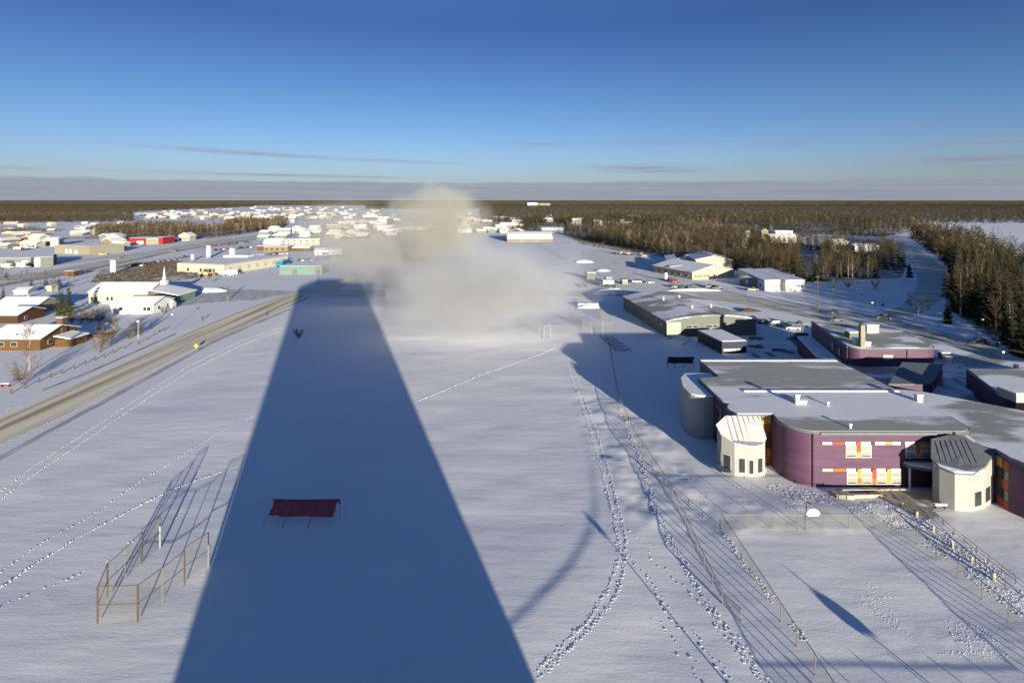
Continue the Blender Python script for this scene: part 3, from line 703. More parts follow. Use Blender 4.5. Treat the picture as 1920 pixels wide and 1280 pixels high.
# the big shop
A, B = G(332, 510), G(420, 514)
sh, M = house('white_shop', 'large white flat roofed shop beyond the parking lot', A, B, 60, 5.6, 'flat', 0, 'church', 'snow_roof', front=row(3, 8, 30, 1, 1.6, 2), right=row(7, 4, 54, 1.2, 2.4, 2.6, 'glass_pale'), cat='shop')
p = M(12, 44, 0); mb = MB(); mb.box(p.x-12, p.x+5, p.y-4, p.y+6, 5.97, 7.4); mb.build('upper_roof', 'white_paint', sh)
p = M(4, 42, 0); mb = MB(); mb.box(p.x-1.5, p.x+1.5, p.y, p.y+2, 5.97, 12); mb.build('roof_tower', 'white_paint', sh)
house('grey_workshop', 'grey green boxy workshop right of the white shop', G(472, 491), G(496, 491), 14, 5.2, 'flat', 0, 'sage', cat='workshop')
house('blue_store', 'bright blue box building beside the mint green hall', G(517, 505), G(530, 505), 12, 5.5, 'flat', 0, 'blue_wall', cat='store', front=[(1,1,1.5,2)])
house('mint_hall', 'long mint green metal hall with flat snowy roof at the shadow tip', G(524, 514), G(604, 514), 14, 4.8, 'flat', 0, 'teal', cat='hall', doors=[('f', 8, 0, 3, 3.2, 'door', 'roof_metal'),('f', 22, 0, 3, 3.2, 'door', 'roof_metal')])
house('mustard_hall', 'mustard yellow building with brown left end', G(494, 471), G(540, 471), 16, 4.4, 'flat', 0, 'mustard', cat='building', far=True, front=row(4, 2, 18, 1, 1.5, 1.6))
house('brown_hall', 'brown wooden building attached left of the mustard one', G(482, 470), G(493, 470), 16, 4.2, 'flat', 0, 'brick', cat='building', far=True)
house('orange_motel', 'low orange brown motel right of the mustard building', G(548, 472), G(580, 472), 12, 3.6, 'gable_u', 1.5, 'cedar', cat='motel', far=True, front=row(4, 2, 14, 1, 1.2, 1.2))
house('cream_block', 'cream two storey block with window row beyond the mustard building', G(535, 460), G(600, 459), 12, 6.0, 'flat', 0, 'cream', cat='apartment block', far=True, front=row(6, 2, 34, 1, 1.5, 1.2)+row(6, 2, 34, 3.8, 1.5, 1.2))
house('pale_church', 'pale grey hipped hall behind the brown building', G(494, 461), G(526, 461), 14, 4, 'gable_u', 3, 'white_paint', cat='hall', far=True)
house('white_motel', 'low white motel behind the orange one', G(590, 478), G(640, 477), 12, 3.5, 'gable_u', 1.6, 'white_paint', cat='motel', far=True, front=row(5, 2, 20, 1, 1.2, 1.2))
# industrial left
hs_, M = house('beige_warehouse', 'beige metal warehouse with darker right end beyond the highway', G(102, 474), G(168, 477), 30, 6.6, 'flat', 0, 'beige', cat='warehouse', front=row(2, 14, 22, 0.4, 3.0, 3.2, 'white_paint'), doors=[('f', 26, 0, 3, 3, 'door', 'white_paint')])
house('dark_workshop', 'long dark grey workshop with white snow roof near the left edge', G(-30, 501), G(58, 500), 26, 6.0, 'flat', 0, 'grey_wall', cat='workshop', doors=[('f', 14, 0, 5, 4.4, 'door', 'dark_steel'),('f', 24, 0, 4, 4.4, 'door', 'white_paint')])
house('green_workshop', 'dark green workshop wing with white door joined to the grey workshop', G(63, 500), G(100, 498), 22, 6.2, 'flat', 0, 'sage', cat='workshop', doors=[('f', 0.5, 0, 3, 6, 'door', 'white_paint')])
house('long_shed', 'low dark shed at the left edge beyond the workshops', G(-20, 466), G(14, 466), 12, 3.6, 'gable_u', 1.4, 'grey_wall', cat='shed', far=True)
rb, M = house('red_shop', 'bright red building with white band and snowy roof beyond the highway', G(242, 458), G(272, 458), 22, 6.4, 'flat', 0, 'red_wall', cat='shop', doors=[('f', 8, 0, 7, 3.4, 'door', 'white_paint')], front=[(1,1.0,2,1.6)])
p = M(15, 0, 0)
mb = MB(); mb.box(p.x+.2, p.x+15.5, p.y+1.5, p.y+20, 0, 5.8); mb.build('white_wing', 'beige', rb)
mb = MB(); mb.box(p.x+15.52, p.x+20, p.y+.5, p.y+21, 0, 7.4); mb.build('red_wing', 'red_wall', rb)
mb = MB(); mb.box(p.x+.2, p.x+15.5, p.y+1.3, p.y+20, 5.803, 6.2); mb.build('wing_roof', 'snow_roof', rb)
mb = MB(); mb.box(p.x+15.5, p.x+20.1, p.y+.4, p.y+21, 7.403, 7.6); mb.build('wing_roof', 'snow_roof', rb)
tk = T('fuel_tank', 'upright white storage tank behind the beige warehouse', 'tank', (*G(103, 461), 0))
mb = MB(); o_ = org(tk); mb.tube([o_, o_+Vector((0,0,8))], 3.6, 20); tb = mb.build('shell', 'white_metal', tk, smooth=False)
mb = MB(); mb.tube([o_+Vector((0,0,8.002)), o_+Vector((0,0,9))], 3.6, 20, .4); mb.build('tank_roof', 'snow_roof', tk)
# far centre
A, B = G(951, 453.5), G(1036, 453.5)
house('curling_rink', 'wide low hall with pale curved snowy roof and dark banded front, far centre', A, B, 60, 3.4, 'arch_u', 6.5, 'mustard', 'snow_roof', cat='hall', rdark='teal', front=row(6, 3, 42, .8, 5.2, 1.6, 'sage'), doors=[('f', 15.5, 0, 2.6, 3, 'door', 'yellow'),('f', 31.5, 0, 2.6, 3, 'door', 'yellow')])
house('yellow_house', 'pale yellow house with snowy gable roof left of the far wood', G(937, 437), G(955, 437), 16, 6, 'gable_v', 3, 'cream', cat='house', front=row(3, 1.5, 12, 3.6, 1.4, 1.4), far=True)
house('tan_house', 'tan house with wide snow roof behind the pale yellow one', G(942, 428), G(972, 428), 18, 5, 'gable_u', 4, 'beige', cat='house', far=True, front=row(3, 3, 18, 1.5, 1.5, 1.4))
house('yellow_block', 'yellowish block of flats at the edge of the blurred steam', G(905, 436), G(925, 436), 14, 7.5, 'flat', 0, 'cream', cat='apartment block', far=True, front=row(4, 1.5, 15, 4.5, 1.5, 1.3))
house('white_wood_house', 'white box house standing in the far wood', G(1023, 417), G(1036, 417), 12, 9.5, 'flat', 0, 'white_paint', cat='house', far=True, front=row(2, 2, 11, 4, 2, 2))
house('snowy_long_house', 'long low building with white roof at the wood edge, far centre', G(1016, 436.5), G(1056, 436.5), 24, 4.5, 'gable_u', 2.6, 'grey_wall', cat='building', far=True, front=row(5, 3, 30, 1.5, 2, 1.5))
house('roof_in_wood', 'white roof glimpsed between the spruces, far centre', G(1074, 421), G(1090, 421), 12, 9, 'gable_u', 2.5, 'cream', cat='house', far=True)
# houses in the right wood
house('white_wood_hall', 'white building with two dark windows in the wood, upper storey', G(1454, 446), G(1486, 446), 18, 8.5, 'flat', 0, 'white_paint', cat='house', far=True, front=row(2, 7, 18, 4.0, 2.2, 1.8))
house('white_long_roof', 'long snowy roof in front of the white building in the wood', G(1444, 455), G(1494, 455), 12, 7.0, 'gable_u', 2, 'cream', cat='house', far=True)
house('yellow_wood_house', 'yellow ochre house with grey roof in the wood', G(1428, 447), G(1440, 447), 14, 9, 'gable_v', 2.5, 'mustard', cat='house', far=True)
house('small_wood_house', 'small cream gabled house left of the ochre house in the wood', G(1397, 446), G(1407, 446), 9, 7, 'gable_v', 2.5, 'cream', cat='house', far=True)
house('low_wood_roof', 'low long white roofed building before the branch road wood', G(1603, 472), G(1648, 472), 14, 5.0, 'gable_u', 1.6, 'white_paint', cat='house', far=True)
house('cream_wood_roof', 'cream building half hidden left of the low white roof', G(1562, 466), G(1590, 466), 14, 6.5, 'gable_u', 2.0, 'cream', cat='house', far=True)
# elementary school complex
A, B = G(1257.5, 516), G(1276, 516.5)
e1, M = house('orange_school_wing', 'school wing with bright orange front and long dark side wall', A, B, 70, 5.2, 'shed_v', .8, 'grey_wall', 'snow_roof', cat='school wing', ov=.8, left=row(8, 4, 62, 1.2, 3.4, 1.4), rdark='brown_panel')
p0, p1 = M(0.2, -.3, 0), M(6.3, -.3, 0)
mb = MB(); mb.prism([(p0.x,p0.y),(p1.x,p1.y),(p1.x,p1.y+.28),(p0.x,p0.y+.28)], 0, 4.0); mb.build('front_panel', 'yellow', e1)
for k in range(3):
    mb = MB(); mb.box(p0.x+.6+k*1.8, p0.x+1.8+k*1.8, p0.y-.06, p0.y-.003, 1.2, 3.2); mb.build('window', 'orange', e1)
A, B = G(1298, 524.5), G(1376, 520)
e2, M = house('beige_school', 'beige school hall with low gable front, red eaves and orange windows', A, B, 38, 4.2, 'gable_v', 3.6, 'cream', 'snow_roof', cat='school', ov=1.2, rdark='roof_red', front=[(1.5+k*2.1, 1.2, 1.5, 1.3, 'window', 'orange') for k in range(5)]+[(15,1.4,1.4,1.2),(20,1.6,2.4,.5)], left=row(5, 4, 34, 1.2, 2.4, 1.4))
house('school_link', 'brown glazed link between the orange wing and the beige school hall', G(1277, 515.5), G(1297, 516), 20, 3.4, 'flat', 0, 'brown_panel', cat='school wing', front=row(4, .6, 6.4, .8, 1.1, 1.8))
e3, M = house('rear_school', 'pale blue rear school block with snow domes on its flat roof', G(1263, 497), G(1335, 503), 26, 4.5, 'flat', 0, 'grey_wall', 'snow_roof', cat='school', rdark='roof_metal')
for k in range(4):
    c_ = M(5+k*8.0, 12, 4.95); mb = MB(); vs = []; fs = []
    for i in range(4):
        for j in range(10): a = j*.628; b_ = i*.5; vs.append(c_+Vector((math.cos(a)*math.cos(b_)*3.6, math.sin(a)*math.cos(b_)*3.6, math.sin(b_)*2.1)))
    for i in range(3):
        for j in range(10): fs.append((i*10+j, i*10+(j+1)%10, i*10+10+(j+1)%10, i*10+10+j))
    fs.append(tuple(range(30, 40))); mb.add(vs, fs); mb.build('snow_dome', 'snow_roof', e3, smooth=True)
e4, M = house('red_roof_school', 'rear school hall with reddish eaves behind the beige gable', G(1305, 505), G(1372, 506), 34, 6.4, 'gable_v', 2.6, 'cream', 'snow_roof', cat='school', ov=1, rdark='roof_red')
# white sheds
for (xa, xb, lab) in ((1434, 1463, 'white metal shed with lettering like marks and long snowy roof, left of the twin pair'), (1473, 1509, 'white metal shed with tree mark beside its sign, right of the twin pair')):
    A, B = G(xa, 546), G(xb, 546.5)
    s1, M = house('white_shed', lab, A, B, 48, 5.2, 'shed_v' , .5, 'white_metal', 'snow_roof', cat='shed', ov=.3, rdark='roof_red', left=row(3, 6, 30, 1.5, 2, 1.2))
    for k in range(4):
        p = M(2.4+k*1.05+(2 if xa > 1470 else 0), 0, 0); mb = MB(); mb.add([(p.x,p.y-.05,2.3),(p.x+.7-.25*(k==3),p.y-.05,2.3),(p.x+.75,p.y-.05,3.4),(p.x+.1,p.y-.05,3.4)],[(0,1,2,3)]); mb.box(p.x+.2, p.x+.4, p.y-.045, p.y-.003, 2.35, 3.3); mb.build('wall_mark', 'dark_steel', s1)
house('grey_side_shed', 'dark shaded link building left of the twin white sheds', G(1388, 535), G(1432, 541), 30, 4.6, 'flat', 0, 'grey_wall', cat='shed', left=row(2,4,20,1,2,2))
# arena
A, B = G(1250, 632), G(1418, 628)
ar, M = house('arena', 'sage green arena with low arched roof half bare of snow', A, B, 50, 5.1, 'arch_v', 1.7, 'sage', 'snow_patchy', cat='arena', ov=.5, rdark='sage',
   front=[(6.6,3.0,2.2,.7),(9.2,3.0,1.6,.7),(13.6,3.0,2.2,.7),(16.2,3.0,1.6,.7),(21,3.0,2.2,.7),(23.6,3.0,1.6,.7)], left=[(4+k*5.5, 2.9, 2.2, .8) for k in range(8)])
p0, p1 = M(0, -.16, 0), M(5.5, -.16, 0)
mb = MB(); mb.prism([tuple(M(0.02,-.12,0)[:2]), tuple(M(4.9,-.12,0)[:2]), tuple(M(4.9,-.003,0)[:2]), tuple(M(.02,-.003,0)[:2])], .1, 5.0); mb.build('painted_sunlight', 'cream', ar)  # sunlit end of the front wall, painted on as a cream slab
for a, b_ in ((10, 30), (14, 12), (22, 14), (18,34)):
    p = M(a, b_, 0); mb = MB(); mb.tube([(p.x,p.y,6.6),(p.x,p.y,8.3)], .35, 8); mb.build('roof_vent', 'white_metal', ar)
house('navy_shed', 'navy blue portable hut with thick snow on its flat roof', G(1352, 663), G(1400, 661), 15, 3.4, 'flat', 0, 'navy', cat='hut', front=[(0.8,.8,1.2,.5,'window','frame'),(2.3,.8,1.2,.5,'window','frame'),(3.8,.8,1.0,.5,'window','frame'),(5.2,.8,1.0,.5,'window','frame')])

# ------------------------------------------------------------------ purple school
sc = T('purple_school', 'large purple school with white rounded towers, orange panels and patchy snow on flat roofs', 'school', (60, 90, 0))
def arcpts(cx, cy, r, a0, a1, n=8): return [(cx+r*math.cos(R(a0+(a1-a0)*k/n)), cy+r*math.sin(R(a0+(a1-a0)*k/n))) for k in range(n+1)]
ZR = 8.6
main = [(43.6,132.1),(43.6,119.5),(38.9,118.5),(38.9,104.8)]+arcpts(41.4,101.4,2.9,130,200,4)+[(39.2,98.9),(43.4,98.9),(45.0,98.9),(44.9,96.5)]+arcpts(49.2,95.7,4.3,180,268,20)+[(67.4,91.4),(67.4,95.0),(75.2,95.0),(75.2,133.4)]
roof = [(43.4,132.3),(43.4,119.9),(38.7,118.7),(38.7,104.9)]+arcpts(41.4,101.4,3.1,130,200,4)+[(39.0,98.7),(45.2,98.7),(44.7,96.5)]+arcpts(49.2,95.7,4.5,180,268,20)+[(68,91.15)]+arcpts(71.8,94.4,3.3,-85,-5,6)+[(75.4,97),(75.4,133.6)]
mb = MB(); mb.prism(main, 0, ZR); mb.build('wall', 'purple', sc)
mb = MB(); mb.prism(roof, ZR+.003, ZR+.28); rf = mb.build('roof', 'roof_metal', sc)
def inset(poly, d):
    n = len(poly); a = sum(poly[i][0]*poly[(i+1)%n][1]-poly[(i+1)%n][0]*poly[i][1] for i in range(n)); s_ = 1 if a > 0 else -1; o = []
    for i in range(n):
        p0, p1, p2 = Vector(poly[i-1]), Vector(poly[i]), Vector(poly[(i+1)%n]); e1 = (p1-p0).normalized(); e2 = (p2-p1).normalized()
        n1 = Vector((-e1.y, e1.x))*s_; n2 = Vector((-e2.y, e2.x))*s_; b_ = (n1+n2); k = max(.35, b_.dot(n1)); q = p1+b_*(d/k); o.append((q.x, q.y))
    return o
mb = MB(); mb.prism(inset(roof, .25), ZR+.283, ZR+.36); mb.build('snow_cover', 'snow_school', rf)
# parapet snow rim, roof step
mb = MB(); mb.box(45, 75.0, 110.2, 110.9, ZR+.363, ZR+.55); mb.build('roof_step', 'snow_roof', rf)
mb = MB(); mb.box(43.6, 75.0, 131.2, 132.2, ZR+.363, ZR+.48); mb.build('snow_drift', 'snow_roof', rf)
def roofbox(px, py, z, sx, sy, h_, m='white_metal', nm='roof_vent', par=None):
    p = P(px, py, z); mb = MB(); mb.box(p.x-sx/2, p.x+sx/2, p.y-sy/2, p.y+sy/2, z+.05, z+h_); b_ = mb.build(nm, m, par or sc)
    mb = MB(); mb.box(p.x-sx/2-.1, p.x+sx/2+.1, p.y-sy/2-.1, p.y+sy/2+.1, z+h_+.002, z+h_+.18); mb.build('vent_cap', 'snow_roof', b_); return b_
roofbox(1494, 757, ZR+.3, .7, .7, 1.6); roofbox(1504, 756, ZR+.3, 1.2, .8, .5)
roofbox(1722, 752, ZR+.3, 1.0, 1.0, 1.2); roofbox(1552, 760, ZR+.3, .3, .3, .5); roofbox(1594, 803, ZR+.3, .3, .3, .6)
# white rounded wing, rear left
wv = [(45.5,119.3),(38.8,119.3)]+arcpts(39.2,113.2,4.6,112,236,9)+[(38.85,109.3),(38.87,119.0),(43.55,119.6),(43.55,124)]
wv = [(43.55,124.5),(37.6,124.0),(35.8,121.0),(34.6,115.5)]+arcpts(37.6,112.6,3.0,175,275,6)+[(38.85,109.7),(38.85,118.6),(43.55,119.6)]
mb = MB(); mb.prism(wv, 0, 8.1); mb.build('white_tower', 'offwhite', sc)
mb = MB(); mb.prism(inset(wv, .1), 8.103, 8.35); mb.build('tower_roof', 'snow_roof', sc)
# dark west wall windows
def westwin(y0, y1, z0, z1, m='glass_pale'):
    mb = MB(); mb.box(38.80, 38.897, y0-.12, y1+.12, z0-.12, z1+.12); f_ = mb.build('window', 'frame', sc)
    for k in range(3):
        d = (y1-y0)/3; mb = MB(); mb.box(38.74, 38.797, y0+k*d+.08, y0+(k+1)*d-.08, z0, z1); mb.build('pane', 'glass', f_)
for yb in (106.2,):
    for zb in (1.4, 5.2): westwin(yb, yb+2.6, zb, zb+1.7)
mb = MB(); mb.box(38.79, 38.897, 105.2, 105.5, 0, 8.55); mb.build('downpipe', 'dark_steel', sc)
# front wall: panels and windows on the plane Y = 91.4
YF = 91.40
def fr(x0, y0, x1, y1, m, nm, par=None, d0=.003, d1=.1, Y=YF):
    a, zt = W(x0, y0, Y); b_, zb = W(x1, y1, Y); mb = MB(); mb.box(a, b_, Y-d1, Y-d0, zb, zt); return mb.build(nm, m, par or sc)
def winblock(x0, x1, y0, y1, n, cols):
    f_ = fr(x0, y0, x1, y1, 'white_paint', 'window', d0=.003, d1=.14)
    unit = (x1-x0)/(n+ (n-1)*.42)
    for k in range(n):
        xa = x0+k*unit*1.42; xb = xa+unit
        m1 = y0+(y1-y0)*.45
        fr(xa+1.2, y0+1.5, xb-1.2, m1-1, 'glass_pale', 'pane', f_, .142, .17)
        fr(xa+1.2, m1+1.4, xb-1.2, y1-4.2, 'glass_pale', 'pane', f_, .142, .17)
        fr(xa+1.2, y1-3.9, xb-1.2, y1-1.6, 'glass', 'pane', f_, .142, .17)
        if k < n-1:
            fr(xb, y0-6.2, xb+unit*.42, y0+(y1-y0)*.5, cols[k][0], 'panel', f_, .142, .2); fr(xb, y0+(y1-y0)*.5+.1, xb+unit*.42, y1-1, cols[k][1], 'panel', f_, .142, .2)
winblock(1585, 1633, 834, 857, 2, [('red_orange','yellow')])
winblock(1697, 1743, 834, 857, 2, [('orange','yellow')])
winblock(1587, 1690, 884, 907, 4, [('yellow','orange'),('red_orange','orange'),('yellow','yellow')])
def band(y0, segs):
    for x0, x1, m in segs: fr(x0, y0, x1, y0+5.6, m, 'band_panel', d0=.003, d1=.12)
band(827.5, [(1541,1560,'offwhite'),(1561,1583,'red_orange'),(1584,1604,'white_paint'),(1605.5,1611,'yellow'),(1612,1632,'white_paint'),(1633,1639,'brown_panel'),(1640,1660,'white_paint'),(1661,1671,'yellow'),(1672,1688,'white_paint'),(1689,1694,'brown_panel'),(1696,1714,'white_paint'),(1725,1743,'yellow')])
band(877.5, [(1541,1562,'offwhite'),(1563,1585,'orange'),(1586,1604,'white_paint'),(1614,1632,'white_paint'),(1642,1660,'white_paint'),(1670,1690,'white_paint')])
mb = MB(); mb.box(*( W(1523.5,800,91.36)[0], W(1526,800,91.36)[0]), 91.22, 91.397, 0, ZR); mb.build('downpipe', 'purple_dark', sc)
mb = MB(); mb.box(*( W(1690,800,91.36)[0], W(1693,800,91.36)[0]), 91.25, 91.397, 0, 3.5); mb.build('downpipe', 'purple_dark', sc)
mb = MB(); mb.box(49.4, 68, 91.02, 91.14, ZR-.15, ZR+.3); mb.build('eaves_strip', 'roof_metal', sc)
# front white bay tower, left
def baytower(nm, foot, back, zf, zb, roofm, wins, par=sc):
    """foot: polygon; the roof plane falls from the back edge to the front"""
    ysf = min(p[1] for p in foot); (bx, by), (fx, fy) = back
    d = Vector((bx-fx, by-fy)); Ld = d.length; d = d/Ld
    f1 = lambda x, y: min(zb, zf+(zb-zf)*max(0, ((x-fx)*d.x+(y-fy)*d.y)-.0)/Ld)
    mb = MB(); mb.prism(foot, 0, f1); t_ = mb.build(nm, 'offwhite' if roofm != 'roof_metal' else 'offwhite', par)
    mb = MB(); mb.prism(inset(foot, -.18), lambda x,y: f1(x,y)+.05, lambda x,y: f1(x,y)+.22); mb.build('bay_roof', roofm, par)
    for (a, b_, z0, z1) in wins:
        a = Vector(a); b_ = Vector(b_); e = (b_-a).normalized(); nn = Vector((e.y, -e.x))
        if nn.y > 0: nn = -nn
        q = lambda p, o: (p.x+nn.x*o, p.y+nn.y*o)
        mb = MB(); mb.prism([q(a-e*.1,-.05), q(b_+e*.1,-.05), q(b_+e*.1,.06), q(a-e*.1,.06)], z0-.12, z1+.12); f_ = mb.build('window', 'frame', par)
        mb = MB(); mb.prism([q(a,.063), q(b_,.063), q(b_,.09), q(a,.09)], z0, z1); mb.build('pane', 'glass', f_)
foot = [(43.0,98.85),(37.2,98.85),(35.2,97.6),(35.4,96.2),(37.0,94.6),(40.1,94.1),(42.2,94.9),(42.4,96.4)]
def fpt(a, b_, t0, t1): a = Vector(a); b_ = Vector(b_); return (tuple(a.lerp(b_, t0)), tuple(a.lerp(b_, t1)))
baytower('bay_tower', foot, ((40,98.9),(39.3,94.2)), 5.6, 8.5, 'white_metal',
   [(*fpt((37.0,94.6),(40.1,94.1),.22,.52), .9, 3.2),(*fpt((37.0,94.6),(40.1,94.1),.74,.94), .8, 3.0),(*fpt((40.1,94.1),(42.2,94.9),.3,.72), .9, 3.2),(*fpt((35.2,97.6),(35.4,96.2),.2,.75), 1.0, 3.4),(*fpt((35.4,96.2),(37.0,94.6),.2,.7), 1.0, 3.3)])
for k in range(7):
    mb = MB(); x = 37.4+k*.88; mb.tube([(x-.55,94.5,5.9+.12),(x+.0,98.8,8.5+.24)], .05, 4); mb.build('roof_seam', 'white_metal', sc)
mb = MB(); vs = arcpts(39.3,95.2,2.6,200,340,8); mb.prism(vs, 5.85, 6.05); mb.build('snow_lip', 'snow_roof', sc)
# orange chequered wall between bay and front
cols_ = ['orange','red_orange','brown_panel','yellow','brown_panel','red_orange','offwhite','orange','red_orange','brown_panel','yellow','brown_panel']
for i in range(2):
    for k in range(6):
        mb = MB(); x0 = 43.45+i*.75; mb.box(x0, x0+.72, 98.72, 98.84, .2+k*1.4, 1.55+k*1.4); mb.build('chequer_panel', cols_[(k*2+i*5)%12], sc)
# recessed entrance, canopy, right wing
right = [(67.45,95.02),(67.45,93.2),(71.25,89.5),(73.3,86.4),(73.0,83.4),(73.7,81.2),(74.6,79.8),(78,78.4),(90,77),(100,82),(100,94),(81,112),(76,114),(75.25,112),(75.25,95.02)]
mb = MB(); mb.prism(right, 0, 8.0); mb.build('right_wing', 'purple', sc)
mb = MB(); mb.prism(inset(right, -.2), 8.003, 8.3); rw = mb.build('wing_roof', 'roof_metal', sc)
mb = MB(); mb.prism(inset(right, .1), 8.303, 8.37); mb.build('snow_cover', 'snow_patchy_b', rw)
def facepanels(a, b_, z0, z1, nx_, nz_, gap=.06, off=.02, seed=1, wins=()):
    rg = random.Random(seed); a = Vector(a); b_ = Vector(b_); e = (b_-a)/nx_; nn = Vector((e.y, -e.x)).normalized()
    if nn.dot(Vector((-.5,-1))) < 0: nn = -nn
    for i in range(nx_):
        for k in range(nz_):
            p0 = a+e*(i+gap); p1 = a+e*(i+1-gap); zz0 = z0+(z1-z0)*k/nz_+.05; zz1 = z0+(z1-z0)*(k+1)/nz_-.05
            m_ = 'glass' if (i, k) in wins else rg.choice(['orange','red_orange','brown_panel','yellow','brown_panel','red_orange','brown_panel'])
            mb = MB(); mb.prism([(p0.x+nn.x*.003,p0.y+nn.y*.003),(p1.x+nn.x*.003,p1.y+nn.y*.003),(p1.x+nn.x*.09,p1.y+nn.y*.09),(p0.x+nn.x*.09,p0.y+nn.y*.09)], zz0, zz1)
            mb.build('window' if m_ == 'glass' else 'chequer_panel', m_, sc)
facepanels((67.5,93.1),(71.2,89.6), 0.2, 7.6, 5, 5, seed=4, wins=((1,0),(2,0),(3,1),(1,3)))
facepanels((73.27,86.1),(73.03,83.5), 0.2, 7.6, 2, 5, seed=8, wins=((0,1),(1,1),(0,3),(1,3)))
mb = MB(); mb.prism([(62.6,91.35),(67.5,91.35),(71.0,87.4),(68.6,87.4),(64.5,89.4),(62.8,90.2)], 3.6, 3.95); cn = mb.build('canopy', 'roof_metal', sc)
mb = MB(); mb.prism([(62.8,91.3),(67.3,91.3),(70.6,87.6),(68.6,87.6),(64.5,89.6),(63,90.3)], 3.953, 4.15); mb.build('snow_cover', 'snow_roof', cn)
for p in ((63.2,90.4),(66.0,89.0)):
    mb = MB(); mb.tube([(p[0],p[1],0),(p[0],p[1],3.6)], .16, 8); mb.build('canopy_post', 'white_metal', sc)
# right white tower with falling metal roof
foot2 = [(66.5,90),(64.2,86.9),(64.2,85.5),(65.2,83.8),(67.5,83.5),(70.0,84.4),(73.0,86.3),(71.2,89.2),(69.5,90.2)]
baytower('bay_tower', foot2, ((69.5,90.2),(66.5,84.0)), 5.7, 8.6, 'roof_metal',
   [(*fpt((67.5,83.5),(70.0,84.4),.2,.75), 1.0, 3.1),(*fpt((70.0,84.4),(73.0,86.3),.12,.6), 1.1, 3.2)])
mb = MB(); mb.prism([(68.6,83.85),(70.1,84.3),(73.25,86.3),(71.5,89.5),(71.1,89.3),(72.7,86.5),(70.0,84.75),(68.6,84.2)], 4.6, lambda x, y: 5.9+max(0,(y-83.8))*.58); mb.build('tower_fin', 'offwhite', sc)
for k in range(7):
    t_ = k/6; a = Vector((64.6,85.4)).lerp(Vector((69.4,84.9)), t_); b_ = Vector((66.7,89.6)).lerp(Vector((70.9,88.9)), t_)
    hf = lambda q: 5.7+2.9*max(0, ((q.x-66.5)*.4356+(q.y-84.0)*.9001))/6.888+.25
    mb = MB(); mb.tube([(a.x,a.y,hf(a)),(b_.x,b_.y,hf(b_))], .05, 4); mb.build('roof_seam', 'roof_metal', sc)
mb = MB(); mb.prism([(64.15,86.4),(64.15,85.5),(65.1,83.75),(67.5,83.4),(69.9,84.25),(69.4,84.9),(67.2,84.6),(65.6,85.0)], 5.8, lambda x, y: 6.15+max(0, y-84)*.1); mb.build('snow_lip', 'snow_roof', sc)
# back block with stack
bk = [(84.3,143.2)]+arcpts(87.2,144.0,2.8,195,268,5)+[(103.2,141.2)]+arcpts(103.4,144.4,3.0,-88,-5,5)+[(110,160.5),(91,173)]
mb = MB(); mb.prism(bk, 0, 9.0); mb.build('rear_block', 'purple', sc)
mb = MB(); mb.prism(inset(bk, .35), 8.0, 9.003); 
rim = MB(); rim.prism(inset(bk, -.12), 9.004, 9.3); rr_ = rim.build('rear_roof', 'roof_metal', sc)
mb = MB(); mb.prism(inset(bk, .3), 9.303, 9.38); mb.build('snow_cover', 'snow_patchy', rr_)
a, zt = W(1655, 665, 141.1); b_, zb = W(1674, 674, 141.1); mb = MB(); mb.box(a, b_, 141.0, 141.19, zb, zt); mb.build('wall_sign', 'offwhite', sc)
a, zt = W(1700, 657, 141.1); mb = MB(); mb.box(a, a+.3, 140.95, 141.19, 4.8, 9.0); mb.build('downpipe', 'purple_dark', sc)
p = P(1616, 650, 9.3); mb = MB(); mb.box(p.x-.55, p.x+.55, p.y-.5, p.y+.5, 9.4, 14.8); stk = mb.build('stack', 'beige', sc)
mb = MB(); mb.tube([(p.x,p.y,14.803),(p.x,p.y,15.5)], .4, 10); mb.build('stack_cap', 'dark_steel', stk)
for (px, py, sx, sy, hh, m_) in ((1607,646,1.6,1.4,1.6,'white_metal'),(1598,632,2.8,2.4,1.5,'sage'),(1632,622,3.2,2.4,2.0,'white_metal'),(1622,648,2.2,1.2,.9,'white_metal')):
    roofbox(px, py, 9.35, sx, sy, hh, m_)
for k, (px, py) in enumerate(((1570,645),(1582,657))):
    a = P(px, py, 7.5)
mb = MB(); mb.prism([(84.25,146),(90.85,172),(90.75,172.1),(84.15,146.1)], 4.9, 7.2); 
for t_ in (.12, .3):
    a = Vector((84.3,143.9)).lerp(Vector((91,173)), t_); b_ = Vector((84.3,143.9)).lerp(Vector((91,173)), t_+.05)
    mb = MB(); mb.prism([(a.x-.12,a.y),(b_.x-.12,b_.y),(b_.x-.01,b_.y),(a.x-.01,a.y)], 5.6, 7.6); mb.build('window', 'offwhite', sc)
# lower roofs between
low = [(75.5,134),(84.2,142.6),(86,147),(110.2,160.7),(118,173),(124,172),(124.5,148),(134,144),(160,140),(160,90),(100.1,82.2),(100.1,94.1),(81.1,112.1),(75.5,114.2)]
mb = MB(); mb.prism(low, 0, 4.5); mb.build('low_block', 'purple', sc)
mb = MB(); mb.prism(inset(low, -.1), 4.503, 4.75); lr = mb.build('low_roof', 'roof_metal', sc)
mb = MB(); mb.prism(inset(low, .15), 4.753, 4.84); mb.build('snow_cover', 'snow_patchy_b', lr)
left_low = [(83.9,146),(79.8,150),(85.5,168),(91,173.1),(84.1,144)]
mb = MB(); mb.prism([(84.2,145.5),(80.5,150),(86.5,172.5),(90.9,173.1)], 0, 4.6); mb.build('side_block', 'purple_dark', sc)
mb = MB(); mb.prism([(84.2,145.5),(80.4,150),(86.4,172.6),(90.9,173.2)], 4.603, 4.9); mb.build('side_roof', 'snow_roof', sc)
